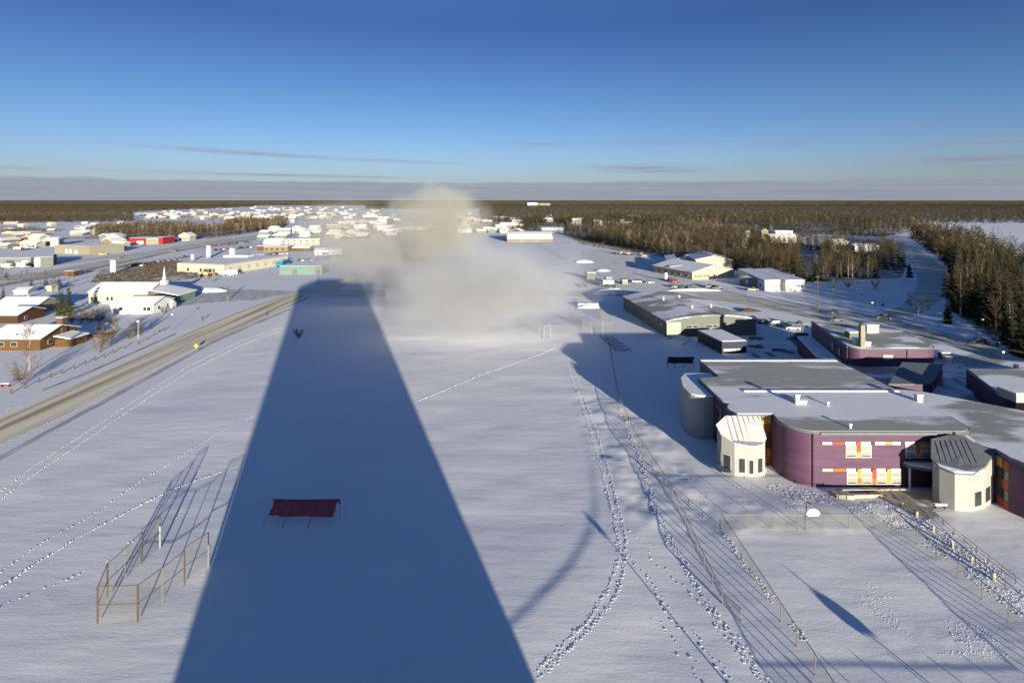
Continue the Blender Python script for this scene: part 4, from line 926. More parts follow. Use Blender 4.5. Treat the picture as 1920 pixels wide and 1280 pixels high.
# tilted wedge roof
wd = [(80.3,121),(89.0,121),(99.5,131.5),(91,132.5)]
fz = lambda x, y: 6.8+(y-121)*.11
mb = MB(); mb.prism(wd, 4.85, fz); mb.build('wedge_block', 'purple', sc)
mb = MB(); mb.prism(inset(wd, -.15), lambda x,y: fz(x,y)+.003, lambda x,y: fz(x,y)+.25); mb.build('wedge_roof', 'roof_metal', sc)
for k in range(4):
    a = Vector((89.05,121)).lerp(Vector((99.5,131.5)), k/4+.03); b_ = Vector((89.05,121)).lerp(Vector((99.5,131.5)), k/4+.2)
    mb = MB(); mb.prism([(a.x+.02,a.y-.02),(b_.x+.02,b_.y-.02),(b_.x+.15,b_.y-.15),(a.x+.15,a.y-.15)], 5.2, 6.6); mb.build('window', ['red_orange','glass','orange','glass'][k], sc)
# second purple rotunda at the right edge
ro_ = [(92.6,108.5)]+arcpts(97.5,106.5,5.2,170,262,6)+[(125,97),(128,125),(99,124)]
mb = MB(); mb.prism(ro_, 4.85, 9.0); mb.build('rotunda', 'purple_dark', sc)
mb = MB(); mb.prism(inset(ro_, -.1), 9.003, 9.25); r2 = mb.build('rotunda_roof', 'roof_metal', sc)
mb = MB(); mb.prism(inset(ro_, .3), 9.253, 9.32); mb.build('snow_cover', 'snow_patchy', r2)
roofbox(1913, 748, 9.3, 5, 4, 1.6, 'offwhite', 'roof_unit'); roofbox(1770, 672, 4.8, 2.2, 1.4, 1.6, 'sage', 'roof_unit'); roofbox(1776, 682, 4.8, 1.4, 1.2, 1.8, 'white_metal', 'roof_unit')
roofbox(1800, 690, 4.8, .6, .6, .9); roofbox(1905, 692, 4.8, .7, .7, 1.0)
# snow ridge on the low roof and diagonal drift
mb = MB(); 
for (a, b_, w0) in (((1772,722),(1830,742),1.6),((1790,700),(1920,712),.8),((1800,716),(1915,770),.9)):
    a = P(*a, 4.8); b_ = P(*b_, 4.8); pts = [a.lerp(b_, t_/6)+Vector((0,0,.1)) for t_ in range(7)]; mb = MB(); mb.tube(pts, w0, 7, w0*.35); q_ = mb.build('snow_drift', 'snow_roof', sc, smooth=True); q_.scale.z = 1
# ------------------------------------------------------------------ vehicles
for nm_, c_ in dict(c_white=(.55,.55,.53), c_black=(.02,.02,.022), c_red=(.28,.02,.02), c_silver=(.26,.27,.28), c_green=(.04,.06,.045), c_tan=(.30,.25,.15), c_blue=(.03,.06,.16), c_yellow=(.50,.28,.02), c_orange=(.45,.13,.02), c_brown=(.10,.055,.035), c_grey=(.12,.12,.13)).items(): mat(nm_, c_, .35, spec=.5)
PROTO = {}
def carproto(kind, col):
    if (kind, col) in PROTO: return PROTO[kind, col]
    r = T({'sedan':'parked_car','suv':'parked_car','pickup':'pickup_truck','van':'parked_van','truck':'box_truck'}[kind], 'x', 'car')
    L_, W_, H1, H2 = {'sedan':(4.6,1.8,.85,1.45),'suv':(4.8,1.95,1.05,1.85),'pickup':(5.6,2.0,1.05,1.85),'van':(5.4,2.0,1.15,2.2),'truck':(8.0,2.4,1.3,2.6)}[kind]
    h = L_/2; g0 = .28 if kind != 'truck' else .5
    lo = [(-h,g0+.1),(-h+.1,g0),(h-.1,g0),(h,g0+.15),(h-.05,H1-.22),(h-.9,H1),(-h+.25,H1),(-h,H1-.1)]
    if kind == 'pickup': cab = [(-.55,H1),(-.35,H2),(.75,H2),(1.35,H1)]
    elif kind == 'sedan': cab = [(-1.75,H1),(-1.1,H2),(.35,H2),(1.15,H1)]
    elif kind == 'suv': cab = [(-2.25,H1),(-2.05,H2),(.45,H2),(1.2,H1)]
    elif kind == 'van': cab = [(-2.55,H1),(-2.5,H2),(1.1,H2),(1.9,H1)]
    else: cab = [(2.0,H1),(2.05,H2),(3.2,H2),(3.75,H1)]
    def side(mb, prof, w0, w1=None):
        zs = [p[1] for p in prof]; za, zb = min(zs), max(zs); n = len(prof)
        ww = lambda z_: w0 if w1 is None else w0+(w1-w0)*(z_-za)/(zb-za)
        vs = [(p[0], -ww(p[1])/2, p[1]) for p in prof]+[(p[0], ww(p[1])/2, p[1]) for p in prof]
        mb.add(vs, [tuple(range(n)), tuple(range(n,2*n))[::-1]]+[((i+1)%n, i, i+n, (i+1)%n+n) for i in range(n)])
    mb = MB(); side(mb, lo, W_)
    b_ = mb.build('body', col, r)
    mb = MB(); side(mb, cab[:1]+cab[1:], W_-.08, W_-.42); mb.v = [(x, y, z_+.002) for x, y, z_ in mb.v]; mb.build('window', 'glass', r)
    x0, x1 = cab[1][0], cab[2][0]; mb = MB(); mb.box(x0-.03, x1+.03, -W_/2+.2, W_/2-.2, H2+.004, H2+.07); mb.build('roof', col, r)
    if kind == 'pickup':
        mb = MB(); mb.box(-h+.15, -.65, -W_/2+.12, W_/2-.12, H1+.002, H1+.06); mb.build('truck_bed', 'snow_roof', r)
    if kind == 'truck':
        mb = MB(); mb.box(-h+.05, 1.8, -W_/2, W_/2, 1.31, 3.5); mb.build('cargo_box', 'white_metal', r)
    for sx in (-h*.62, h*.64):
        for sy in (-1, 1):
            mb = MB(); y = sy*(W_/2-.1); rr = .36 if kind != 'truck' else .48
            mb.tube([(sx, y-.12, rr), (sx, y+.12, rr)], rr, 12); mb.build('wheel', 'tyre', r)
    for sy in (-1, 1):
        mb = MB(); mb.box(h-.06, h+.02, sy*(W_/2-.32)-.17, sy*(W_/2-.32)+.17, H1-.36, H1-.2); mb.build('headlight', 'white_paint', r)
        mb = MB(); mb.box(-h-.02, -h+.05, sy*(W_/2-.28)-.12, sy*(W_/2-.28)+.12, H1-.4, H1-.2); mb.build('tail_light', 'red_wall', r)
    PROTO[kind, col] = r; return r
CATN = dict(sedan='car', suv='car', pickup='pickup truck', van='van', truck='truck')
def car(kind, col, px, py, hd, label, group=None, xy=None):
    pr = carproto(kind, col); p = P(px, py)
    o = dup(pr, (p.x, p.y, .05), R(hd), 1, label, group); o['category'] = CATN[kind]; return o
car('suv','c_tan',1656,598,168,'tan suv driving on the road below the right wood')
car('sedan','c_green',1563,588,170,'dark green car on the road left of the tan suv')
car('sedan','c_grey',1568,602,170,'grey car nearest the back of the purple school roof')
car('suv','c_black',1833,645,160,'black suv parked by the far right end of the school roofs')
car('pickup','c_white',1868,646,25,'white pickup beside the black suv at the right edge')
car('pickup','c_tan',1411,545,3,'cream pickup parked in front of the dark link shed')
car('truck','c_tan',1397,535,100,'tan box truck between the beige school hall and the white sheds')
car('suv','c_silver',1332,540,175,'silver suv on the road before the beige school hall')
car('pickup','c_grey',1345,542,170,'grey pickup just right of the silver suv')
car('sedan','c_silver',1266,539,5,'silver car, leftmost of the dark row before the orange school wing')
car('sedan','c_black',1281,540,5,'black car, middle of the row before the orange school wing')
car('suv','c_black',1296,541,5,'black suv, rightmost of the row before the orange school wing')
car('sedan','c_red',1256,526,20,'red car close to the small white pillar sign')
car('suv','c_red',1266,530,10,'red suv in front of the orange school wing')
car('van','c_white',1194,530,170,'white van alone on the snowy lot left of the schools')
car('sedan','c_white',1219,531,170,'snow covered low white car right of the white van')
car('sedan','c_brown',1431,606,170,'brown car at the left end of the row behind the arena', 'cars parked behind the arena')
car('suv','c_black',1450,610,175,'black suv second from the left behind the arena', 'cars parked behind the arena')
car('pickup','c_white',1474,612,165,'white pickup right of the black suv behind the arena', 'cars parked behind the arena')
car('suv','c_white',1486,618,170,'large white suv nearest the purple block behind the arena', 'cars parked behind the arena')
car('pickup','c_green',1501,612,170,'dark green pickup touching the purple block wall', 'cars parked behind the arena')
car('van','c_brown',1499,637,175,'dark brown van in the shade below the large white suv', 'cars parked behind the arena')
car('sedan','c_black',1411,600,100,'black car against the right corner of the arena', 'cars parked behind the arena')
car('truck','c_green',1137,537,175,'dark green box truck on the snowy lot')
car('suv','c_black',1146,540,175,'black suv in front of the dark green box truck')
car('sedan','c_brown',1093,537,175,'brown car at the right fringe of the steam')
car('van','c_black',324,472,200,'black van driving on the highway')
car('sedan','c_grey',222,484,200,'grey car on the highway left of the black van')
for k, (px, py) in enumerate([(247,499),(258,498),(268,499),(279,496),(288,494),(297,492),(307,490),(317,489),(327,487),(337,485),(346,483)]):
    col = ['c_grey','c_black','c_white','c_red','c_black','c_silver','c_black','c_red','c_black','c_grey','c_black'][k]
    car(['sedan','suv','pickup'][k%3], col, px, py, 95+k*3, '%s %s, %s from the left in the row beside the white pylon sign' % (col[2:], ['car','suv','pickup'][k%3], ['first','second','third','fourth','fifth','sixth','seventh','eighth','ninth','tenth','eleventh'][k]), 'cars parked left of the white shop')
rg = random.Random(11); k = 0
for row_, (x0, y0, x1, y1, n_) in enumerate(((396,462,470,455,10),(404,470,478,464,9),(470,485,500,478,3),(560,490,600,487,5),(606,486,650,480,5),(505,478,545,476,6))):
    wh = ['in the far row of the lot behind the white shop','in the near row of the lot behind the white shop','beside the grey green workshop','behind the mint green hall','right of the mint green hall','in front of the mustard building'][row_]
    for i in range(n_):
        t_ = (i+rg.random()*.4)/n_; col = rg.choice(['c_black','c_white','c_silver','c_grey','c_red','c_blue','c_black']); kd = rg.choice(['sedan','suv','pickup'])
        car(kd, col, x0+(x1-x0)*t_, y0+(y1-y0)*t_, rg.choice([80,90,100,5]), '%s %s %s' % ({'sedan':'car','suv':'suv','pickup':'pickup'}[kd], 'seen small', wh), 'vehicles '+wh)
for (px, py, kd, col, hd, lb) in ((36,470,'truck','c_red',10,'red truck parked beyond the dark workshop'),(60,466,'van','c_white',20,'white van right of the red truck'),(16,503,'truck','c_white',5,'white trailer truck before the dark workshop'),(44,502,'truck','c_white',5,'white trailer truck before the green workshop door'),
    (193,478,'pickup','c_tan',30,'tan pickup beside the beige warehouse'),(206,472,'van','c_white',60,'white van near the beige warehouse corner'),(70,497,'pickup','c_white',100,'white pickup at the green workshop door'),(432,516,'truck','c_white',200,'white truck at the front corner of the white shop'),
    (448,514,'sedan','c_grey',190,'grey car right of the shop corner truck'),(236,455,'sedan','c_grey',20,'grey car left of the red shop'),(330,452,'van','c_tan',30,'tan van right of the red shop'),(350,450,'pickup','c_grey',30,'grey pickup beyond the highway right of the red shop'),
    (268,461,'sedan','c_black',15,'black car in front of the red shop'),(610,479,'van','c_white',30,'white van by the low white motel'),(540,500,'van','c_blue',10,'blue van before the blue box store')):
    car(kd, col, px, py, hd, lb)
for o in list(PROTO.values()): remove(o)
# yellow loaders
def loader(px, py, hd, label, col='c_yellow', sc_=1):
    r = T('wheel_loader', label, 'loader'); 
    mb = MB(); mb.box(-2.6,.6,-1,1,.9,2.1); mb.box(.6,2.2,-.8,.8,.9,1.6); mb.build('body', col, r)
    mb = MB(); mb.box(-.9,.7,-.8,.8,2.1,3.4); mb.build('cab', 'glass', r); mb = MB(); mb.box(-1,.8,-.9,.9,3.4,3.55); mb.build('cab_roof', col, r)
    mb = MB(); mb.tube([(1.2,-.6,1.5),(3.0,-.6,1.6),(3.8,-.6,.7)], .16, 5); mb.build('arm', col, r)
    mb = MB(); mb.tube([(1.2,.6,1.5),(3.0,.6,1.6),(3.8,.6,.7)], .16, 5); mb.build('arm', col, r)
    mb = MB(); mb.add([(3.8,-1.3,.2),(5,-1.3,.2),(4.0,-1.3,1.5),(3.8,1.3,.2),(5,1.3,.2),(4.0,1.3,1.5)], [(0,1,2),(5,4,3),(0,3,4,1),(0,2,5,3)]); mb.build('bucket', 'rust', r)
    for sx in (-1.8, 1.6):
        for sy in (-1.05, 1.05): mb = MB(); mb.tube([(sx,sy-.25,.75),(sx,sy+.25,.75)], .75, 14); mb.build('wheel', 'tyre', r)
    p = P(px, py); r.location = (p.x, p.y, 0); r.rotation_euler = (0,0,R(hd)); r.scale = (sc_,)*3
loader(386, 518, 20, 'yellow wheel loader in front of the white shop', sc_=1.3)
loader(40, 458, 10, 'yellow loader far left beyond the workshops', sc_=1.4)
loader(1163, 477, 185, 'dark loader on the snow below the right wood', 'c_grey')
loader(1179, 478, 5, 'orange loader on the snow below the right wood', 'c_orange')
loader(1203, 479, 5, 'orange brown loader at the wood edge, right of the other two', 'c_brown', .9)
def container(px, py, w_, d_, h_, m_, hd, label):
    p = P(px, py); r = T('storage_container', label, 'container', (p.x, p.y, 0)); r.rotation_euler = (0,0,R(hd))
    mb = MB(); n_ = int(w_/.5)
    for sy in (0, 1):
        pass
    mb.box(-w_/2, w_/2, 0, d_, .1, h_); mb.build('shell', m_, r, Vector((0,0,0)))
    for k in range(n_): 
        if k % 2: continue
    mb = MB(); mb.box(-w_/2+.05, w_/2-.05, .05, d_-.05, h_+.002, h_+.2); mb.build('snow_cover', 'snow_roof', r, Vector((0,0,0)))
    for sx in (-1, 1):
        mb = MB(); mb.box(sx*w_/4-w_/5, sx*w_/4+w_/5, -.06, -.003, .25, h_-.15); mb.build('door', m_, r, Vector((0,0,0)))
container(1109, 525, 5.5, 6, 4.2, 'sage', 0, 'olive storage box standing on the snowy lot')
container(1142, 531, 3.4, 4, 3, 'grey_wall', 4, 'grey crate like container right of the olive box')
container(1249, 527, 1.4, 1.0, 4.5, 'white_metal', 0, 'slim white cabinet beside the red cars')
container(1172, 533, 3.2, 3, 2.2, 'beige', 10, 'small beige box on the lot before the white van')
container(60, 488, 9, 3, 3, 'beige', 8, 'beige trailer box near the green workshop')
container(470, 497, 5, 5, 2.6, 'navy', 8, 'dark blue box beside the grey green workshop')
container(190, 470, 8, 4, 3, 'mustard', 20, 'mustard box right of the beige warehouse')

# ------------------------------------------------------------------ poles, lamps, signs, people
def pole(px, py, h, label, kind='utility', name=None, cat='pole', r0=.12, m_='wood_pole', arm=None, xy=None):
    p = P(px, py) if xy is None else Vector((*xy, 0)); r = T(name or 'utility_pole', label, cat, (p.x, p.y, 0))
    mb = MB(); mb.tube([(p.x,p.y,0),(p.x,p.y,h)], r0, 8, r0*.7); mb.build('post', m_, r)
    if kind == 'utility':
        mb = MB(); mb.box(p.x-1.1, p.x+1.1, p.y-.08, p.y+.08, h-.9, h-.72, R(20)); cb = mb.build('crossarm', m_, r)
        for k in (-.9, 0, .9): mb = MB(); mb.tube([(p.x+k*.94,p.y+k*.34,h-.715),(p.x+k*.94,p.y+k*.34,h-.5)], .06, 5); mb.build('insulator', 'white_paint', cb)
    elif kind == 'lamp':
        a = Vector((-1, -.1, 0)) if arm is None else Vector(arm); q = Vector((p.x,p.y,h))
        mb = MB(); mb.tube([q-Vector((0,0,.1)), q+a*.5+Vector((0,0,.45)), q+a*1.6+Vector((0,0,.55))], .07, 6); mb.build('arm', m_, r)
        e = q+a*1.8+Vector((0,0,.5)); mb = MB(); mb.tube([e-a*.35, e+a*.4], .17, 6, .1); mb.build('lamp_head', 'frame', r)
    elif kind == 'sign':
        mb = MB(); mb.box(p.x-.55, p.x+.55, p.y-.1, p.y-.07, h-1.0, h); mb.build('sign_panel', arm or 'blue_wall', r)
    elif kind == 'diamond':
        mb = MB(); s_ = .62; mb.add([(p.x,p.y-.1,h-2*s_),(p.x+s_,p.y-.1,h-s_),(p.x,p.y-.1,h),(p.x-s_,p.y-.1,h-s_),(p.x,p.y-.06,h-2*s_),(p.x+s_,p.y-.06,h-s_),(p.x,p.y-.06,h),(p.x-s_,p.y-.06,h-s_)], [(0,1,2,3),(7,6,5,4),(0,4,5,1),(1,5,6,2),(2,6,7,3),(3,7,4,0)]); mb.build('sign_panel', 'yellow_sign', r)
    elif kind == 'box':
        mb = MB(); mb.box(p.x-.3, p.x+.3, p.y-.3, p.y+.3, h, h+.5); mb.build('lamp_head', 'white_paint', r)
    return r
pole(1533, 583, 15, 'tallest wooden utility pole, right of the twin white sheds', r0=.2)
pole(1635, 611, 8.3, 'dark utility pole rising behind the rear purple block', 'box', cat='pole', m_='dark_steel')
pole(1804, 540, 9.5, 'street lamp with curved arm before the right wood', 'lamp', 'street_lamp', 'street lamp', m_='frame')
pole(1758, 492, 9.5, 'street lamp by the bend of the branch road', 'lamp', 'street_lamp', 'street lamp', m_='frame')
pole(1244, 477, 8.0, 'street lamp at the edge of the middle wood', 'lamp', 'street_lamp', 'street lamp', m_='frame')
pole(1616, 563, 3.2, 'dark square road sign on snow beside the junction, left one', 'sign', 'road_sign', 'sign', .06, 'dark_steel')
pole(1655, 582, 3.0, 'dark road sign nearer the tan suv, right one', 'sign', 'road_sign', 'sign', .06, 'dark_steel')
pole(1880, 700, 5.5, 'thin dark lamp post behind the right end of the school', 'box', 'street_lamp', 'street lamp', .08, 'dark_steel')
pole(1842, 634, 6.0, 'thin dark post before the right wood', 'box', 'street_lamp', 'street lamp', .08, 'dark_steel')
pole(1762, 613, 5, 'thin dark post between the tan suv and the wood', 'box', 'street_lamp', 'street lamp', .07, 'dark_steel')
pole(323, 619, 5.4, 'green grey lamp post beside the sand covered road', 'box', 'street_lamp', 'street lamp', .09, 'sage')
pole(259, 634, 5.4, 'white topped lamp post among the bare shrubs', 'box', 'street_lamp', 'street lamp', .09, 'frame')
pole(130, 560, 9.5, 'slim power pole behind the two spruces', cat='pole')
pole(75, 538, 8.5, 'power pole above the low white bungalow', cat='pole')
pole(242, 495, 8, 'power pole beside the row of cars by the highway', cat='pole')
pole(376, 470, 10, 'utility pole beyond the white shop roof', cat='pole')
pole(212, 460, 12, 'utility pole before the isolated wood', cat='pole')
pole(596, 536, 9, 'thin pole at the fringe of the steam by the shadow tip', cat='pole')
pole(368, 656, 1.9, 'yellow diamond road sign at the near road edge', 'diamond', 'road_sign', 'sign', .05, 'frame')
pole(0, 0, 5.2, 'light pole at the near foot of the fields', 'box', 'light_pole', 'pole', .1, 'frame', xy=(24.4, 42))
for k, (px, py) in enumerate([(40,545),(98,528),(160,514),(232,500),(300,487),(372,474),(436,463),(498,454),(560,446)]):
    o_ = pole(px, py, 9.5, 'weathered wooden power pole in the line along the near side of the highway', r0=.16); o_['group'] = 'power poles along the highway'
for k, (px, py) in enumerate([(1130,470),(1190,500),(1215,541),(1330,532)]):
    pole(px, py, 8, 'wooden power pole on the snowy lots, '+['nearest the far hall','between the loaders and the white van','beside the cross road','behind the silver suv'][k], r0=.14)
# white pylon signs
for (px, py, w_, h_, lb) in ((212, 513, 3.2, 8.5, 'tall white pylon sign between church and highway'), (391, 484, 3.0, 10, 'white pylon sign at the rear of the shop'), (361, 489, 2.0, 5, 'small white board on the shop roof side')):
    p = P(px, py); r = T('pylon_sign', lb, 'sign', (p.x,p.y,0)); mb = MB(); mb.box(p.x-w_/2, p.x+w_/2, p.y-.4, p.y+.4, 1.2, h_); mb.build('sign_panel', 'white_metal', r)
    for s_ in (-1, 1): mb = MB(); mb.box(p.x+s_*w_*.3-.15, p.x+s_*w_*.3+.15, p.y-.2, p.y+.2, 0, 1.2); mb.build('leg', 'frame', r)
# bollards along the footpath
for k, (px, py) in enumerate([(20,738),(46,728),(72,717),(94,708),(115,701),(139,692),(159,683),(177,676),(195,670),(212,662),(233,653),(259,645),(275,637),(289,629),(298,623),(307,620)]):
    p = P(px, py); mb = MB(); mb.box(p.x-.13, p.x+.13, p.y-.13, p.y+.13, 0, 1.0); mb.box(p.x-.16, p.x+.16, p.y-.16, p.y+.16, 1.002, 1.08)
    tag(mb.build('wooden_bollard', 'wood_pole', o=Vector((p.x,p.y,0))), 'short dark wooden post in the line beside the footpath', 'bollard', 'short posts lining the footpath')
# fire hydrant like red object near the left edge
p = P(10, 725); r = T('picnic_table', 'small red and white snowed bench at the left edge', 'bench', (p.x,p.y,0))
mb = MB(); mb.box(p.x-1, p.x+1.2, p.y-.4, p.y+.4, .7, .8); mb.build('table_top', 'red_wall', r)
mb = MB(); mb.box(p.x-.9, p.x+1.1, p.y-.3, p.y+.3, .802, .95); mb.build('snow_cover', 'snow_roof', r)
for s_ in (-.8, 1.0): mb = MB(); mb.box(p.x+s_-.05, p.x+s_+.05, p.y-.3, p.y+.3, 0, .7); mb.build('leg', 'red_wall', r)
def person(px, py, hd, label, stride=.32):
    """one skinned body: legs, trunk, arms with hands, head"""
    p = P(px, py); r = T('person', label, 'person', (p.x,p.y,.03))
    J = [(0,0,.95),(0,.02,1.18),(0,.03,1.42),(0,.04,1.52),(0,.06,1.66),(0,.06,1.78),
         (.10,0,.92),(.11,stride*.5,.50),(.11,stride,.08),(.11,stride+.17,.05),(-.10,0,.92),(-.11,-stride*.3,.50),(-.11,-stride,.10),(-.11,-stride+.17,.05),
         (.20,.02,1.40),(.27,-.12,1.13),(.27,-.02,.90),(.27,.03,.82),(-.20,.02,1.40),(-.27,.10,1.13),(-.26,.26,.95),(-.26,.32,.90)]
    Eg = [(0,1),(1,2),(2,3),(3,4),(4,5),(0,6),(6,7),(7,8),(8,9),(0,10),(10,11),(11,12),(12,13),(2,14),(14,15),(15,16),(16,17),(2,18),(18,19),(19,20),(20,21)]
    Rr = [.16,.15,.17,.07,.10,.08,.10,.075,.055,.05,.10,.075,.055,.05,.08,.06,.045,.04,.08,.06,.045,.04]
    me = bpy.data.meshes.new('body'); me.from_pydata(J, Eg, []); b_ = bpy.data.objects.new('body', me); C.objects.link(b_); b_.parent = r; me.materials.append(MT['jacket'])
    sk = b_.modifiers.new('skin', 'SKIN'); 
    for i, v in enumerate(me.skin_vertices[0].data): v.radius = (Rr[i], Rr[i]*.8); v.use_root = (i == 0)
    ms = b_.modifiers.new('sub', 'SUBSURF'); ms.levels = 1; ms.render_levels = 1
    mb = MB(); vs = []; n_ = 8
    for i in range(4):
        a = i*.5
        for j in range(n_): vs.append((math.cos(j*6.283/n_)*.115*math.cos(a), .05+math.sin(j*6.283/n_)*.125*math.cos(a), 1.74+math.sin(a)*.13))
    mb.add(vs, [(i*n_+j, i*n_+(j+1)%n_, (i+1)*n_+(j+1)%n_, (i+1)*n_+j) for i in range(3) for j in range(n_)]+[tuple(range(3*n_, 4*n_))]); mb.build('knitted_cap', 'black', r, Vector((0,0,0)))
    r.rotation_euler = (0,0,R(hd))
person(500, 592, -70, 'person in dark winter clothes walking at the near edge of the road')
person(380, 601, 60, 'person in dark clothes on the far snowy verge of the road')

# ------------------------------------------------------------------ chain link fences
def fence(name, label, pts, h, sp=3.2, mesh='mesh', pr=.045, rail=True, mid=False, pm='steel', cat='fence', z0=0.0, group=None):
    a = Vector((*pts[0], 0)); r = T(name, label, cat, a, group)
    for i in range(len(pts)-1):
        p0 = Vector((*pts[i], 0)); p1 = Vector((*pts[i+1], 0)); L_ = (p1-p0).length; n_ = max(1, round(L_/sp))
        for k in range(n_+(1 if i == len(pts)-2 else 0)):
            q = p0.lerp(p1, k/n_); z_ = gz(q.x, q.y)-.05; mb = MB(); mb.tube([(q.x,q.y,z_),(q.x,q.y,h+z_+.05)], pr*1.25, 6); mb.build('post', pm, r)
        if rail: mb = MB(); mb.tube([p0+Vector((0,0,h)), p1+Vector((0,0,h))], pr, 5); mb.build('top_rail', pm, r)
        if mid: mb = MB(); mb.tube([p0+Vector((0,0,h*.5)), p1+Vector((0,0,h*.5))], pr, 5); mb.build('middle_rail', pm, r)
        if mesh: mb = MB(); mb.quad(p0+Vector((0,0,.03)), p1+Vector((0,0,.03)), p1+Vector((0,0,h)), p0+Vector((0,0,h))); mb.build('wire_mesh', mesh, r)
    return r
lf = [G(1135,620),G(1146,668),G(1155,722),G(1166,765),G(1190,822),G(1225,876),G(1250,912),G(1285,985),G(1320,1062),G(1354,1133)]
fence('chain_link_fence', 'long chain link fence curving down from the school shadow past the ball court', lf, 1.6, 3.4)
fence('chain_link_fence', 'short lower fence panel at the near end of the long curving fence', [G(1354,1134), G(1390,1167)], 1.5, 2.5)
fence('court_fence', 'chain link fence with regular posts around the snow covered ball court', [(29.3,41.2),(29.3,79.3),(54.0,79.3),(54.2,41.2),(29.3,41.2)][0:5], 2.2, 3.6)
fence('chain_link_fence', 'light fence running from the court corner towards the long fence', [G(1345,993), G(1205,872)], .9, 3.6, None)
fence('roadside_fence', 'low dark wire fence along the road below the right wood', [G(1636,598), G(1700,614), G(1760,632), G(1830,657), G(1910,692)], 1.2, 4, pm='dark_steel')
fence('roadside_fence', 'low dark wire fence running from the arena roof towards the junction', [G(1400,566), G(1480,585), G(1540,600)], 1.1, 4, pm='dark_steel')
# basketball hoops
def hoop(x, y, label):
    r = T('basketball_hoop', label, 'basketball hoop', (x,y,0))
    mb = MB(); mb.tube([(x,y,0),(x,y,4.0),(x+.08,y-.15,4.2),(x+.3,y-.8,4.25),(x+.35,y-1.1,3.9)], .075, 8); mb.build('post', 'steel', r)
    yb = y-1.2; pts = [(-.62,2.75),(.62,2.75)]+[(.95*math.cos(R(a)), 3.05+.75*math.sin(R(a))) for a in range(0, 181, 20)]
    mb = MB(); n_ = len(pts); mb.add([(x+.35+p[0],yb,p[1]) for p in pts]+[(x+.35+p[0],yb+.05,p[1]) for p in pts], [tuple(range(n_)), tuple(range(n_,2*n_))[::-1]]+[((i+1)%n_, i, i+n_, (i+1)%n_+n_) for i in range(n_)]); mb.build('backboard', 'white_paint', r)
    mb = MB(); mb.tube([(x+.35+.23*math.cos(a*.5236), yb-.28+.23*math.sin(a*.5236), 3.05) for a in range(13)], .02, 4); mb.build('rim', 'orange', r)
hoop(40.9, 79.1, 'basketball hoop with white fan shaped backboard at the far side of the court')
hoop(43.6, 42.2, 'basketball hoop at the near side of the court, casting a long blade shadow')
# ramp rails by the entrance
def rail(name, label, pts, h, sp, pr, pm, z=0, extra=None):
    r = T(name, label, 'railing', (*pts[0], 0))
    for i in range(len(pts)-1):
        p0 = Vector((*pts[i], z)); p1 = Vector((*pts[i+1], z)); n_ = max(1, round((p1-p0).length/sp))
        for k in range(n_+1): q = p0.lerp(p1, k/n_); mb = MB(); mb.tube([q, q+Vector((0,0,h))], pr, 5); mb.build('post', pm, r)
        for zz in (h, h*.5): mb = MB(); mb.tube([p0+Vector((0,0,zz)), p1+Vector((0,0,zz))], pr*.9, 5); mb.build('rail', pm, r)
    return r
rail('handrail', 'dark handrail on the left side of the entrance ramp', [(60.2,88.5),(58.6,82.8),(58.1,67)], 1.15, 2.3, .04, 'dark_steel')
rail('handrail', 'dark handrail on the right side of the entrance ramp', [(61.3,84.2),(60.6,80),(60.0,62)], 1.1, 2.0, .035, 'dark_steel')
for k, (px, py) in enumerate([(1717,972),(1748,999),(1783,1029),(1820,1058),(1861,1090)]):
    p = P(px, py); r = T('yellow_bollard', 'thick cream yellow bollard, %s from the entrance along the ramp rail' % ['first','second','third','fourth','fifth'][k], 'bollard', (p.x+.15,p.y,0), 'bollards along the ramp')
    mb = MB(); mb.tube([(p.x+.15,p.y,0),(p.x+.15,p.y,1.05)], .2, 10); mb.build('post', 'cream', r); mb = MB(); mb.tube([(p.x+.15,p.y,1.051),(p.x+.15,p.y,1.15)], .2, 10, .08); mb.build('snow_cap', 'snow_roof', r)
# entrance slab, ramp and low retaining walls
mb = MB(); mb.prism([(56.0,90.9),(62.5,90.2),(66.4,88.2),(62.0,82.6),(60.7,80.5),(58.4,83.2),(57.0,88.2),(56,88.6)], .01, .32); struct(mb.build('entrance_path', 'concrete'))
for (lb, pts, h_) in (('brown concrete kerb wall below the ground floor windows', [(51.0,89.7),(62.0,89.9),(62.0,89.65),(51.0,89.45)], .55), ('brown concrete block at the left end of the kerb wall', [(49.6,89.2),(52.2,88.7),(52.5,87.2),(50.0,87.6)], .75), ('dark low retaining wall curving towards the ramp', [(52.2,88.0),(57.5,88.2),(58.9,85.5),(58.6,85.4),(57.3,87.9),(52.2,87.7)], .6)):
    mb = MB(); mb.prism(pts, 0, h_); tag(mb.build('low_wall', 'concrete', o=Vector((*pts[0],0))), lb, 'wall')
rc = T('ramp_rubble', 'brown bench and boxes beside the entrance path', 'bench', (63.4,84.6,0))
mb = MB(); mb.box(62.6,64.6,84.2,84.8,.7,.8); mb.build('seat', 'brown_panel', rc)
for s_ in (62.8,64.2): mb = MB(); mb.box(s_, s_+.15, 84.3, 84.7, 0, .7); mb.build('leg', 'dark_steel', rc)
mb = MB(); mb.box(62.7,64.5,84.25,84.75,.802,1.0); mb.build('snow_cover', 'snow_roof', rc)

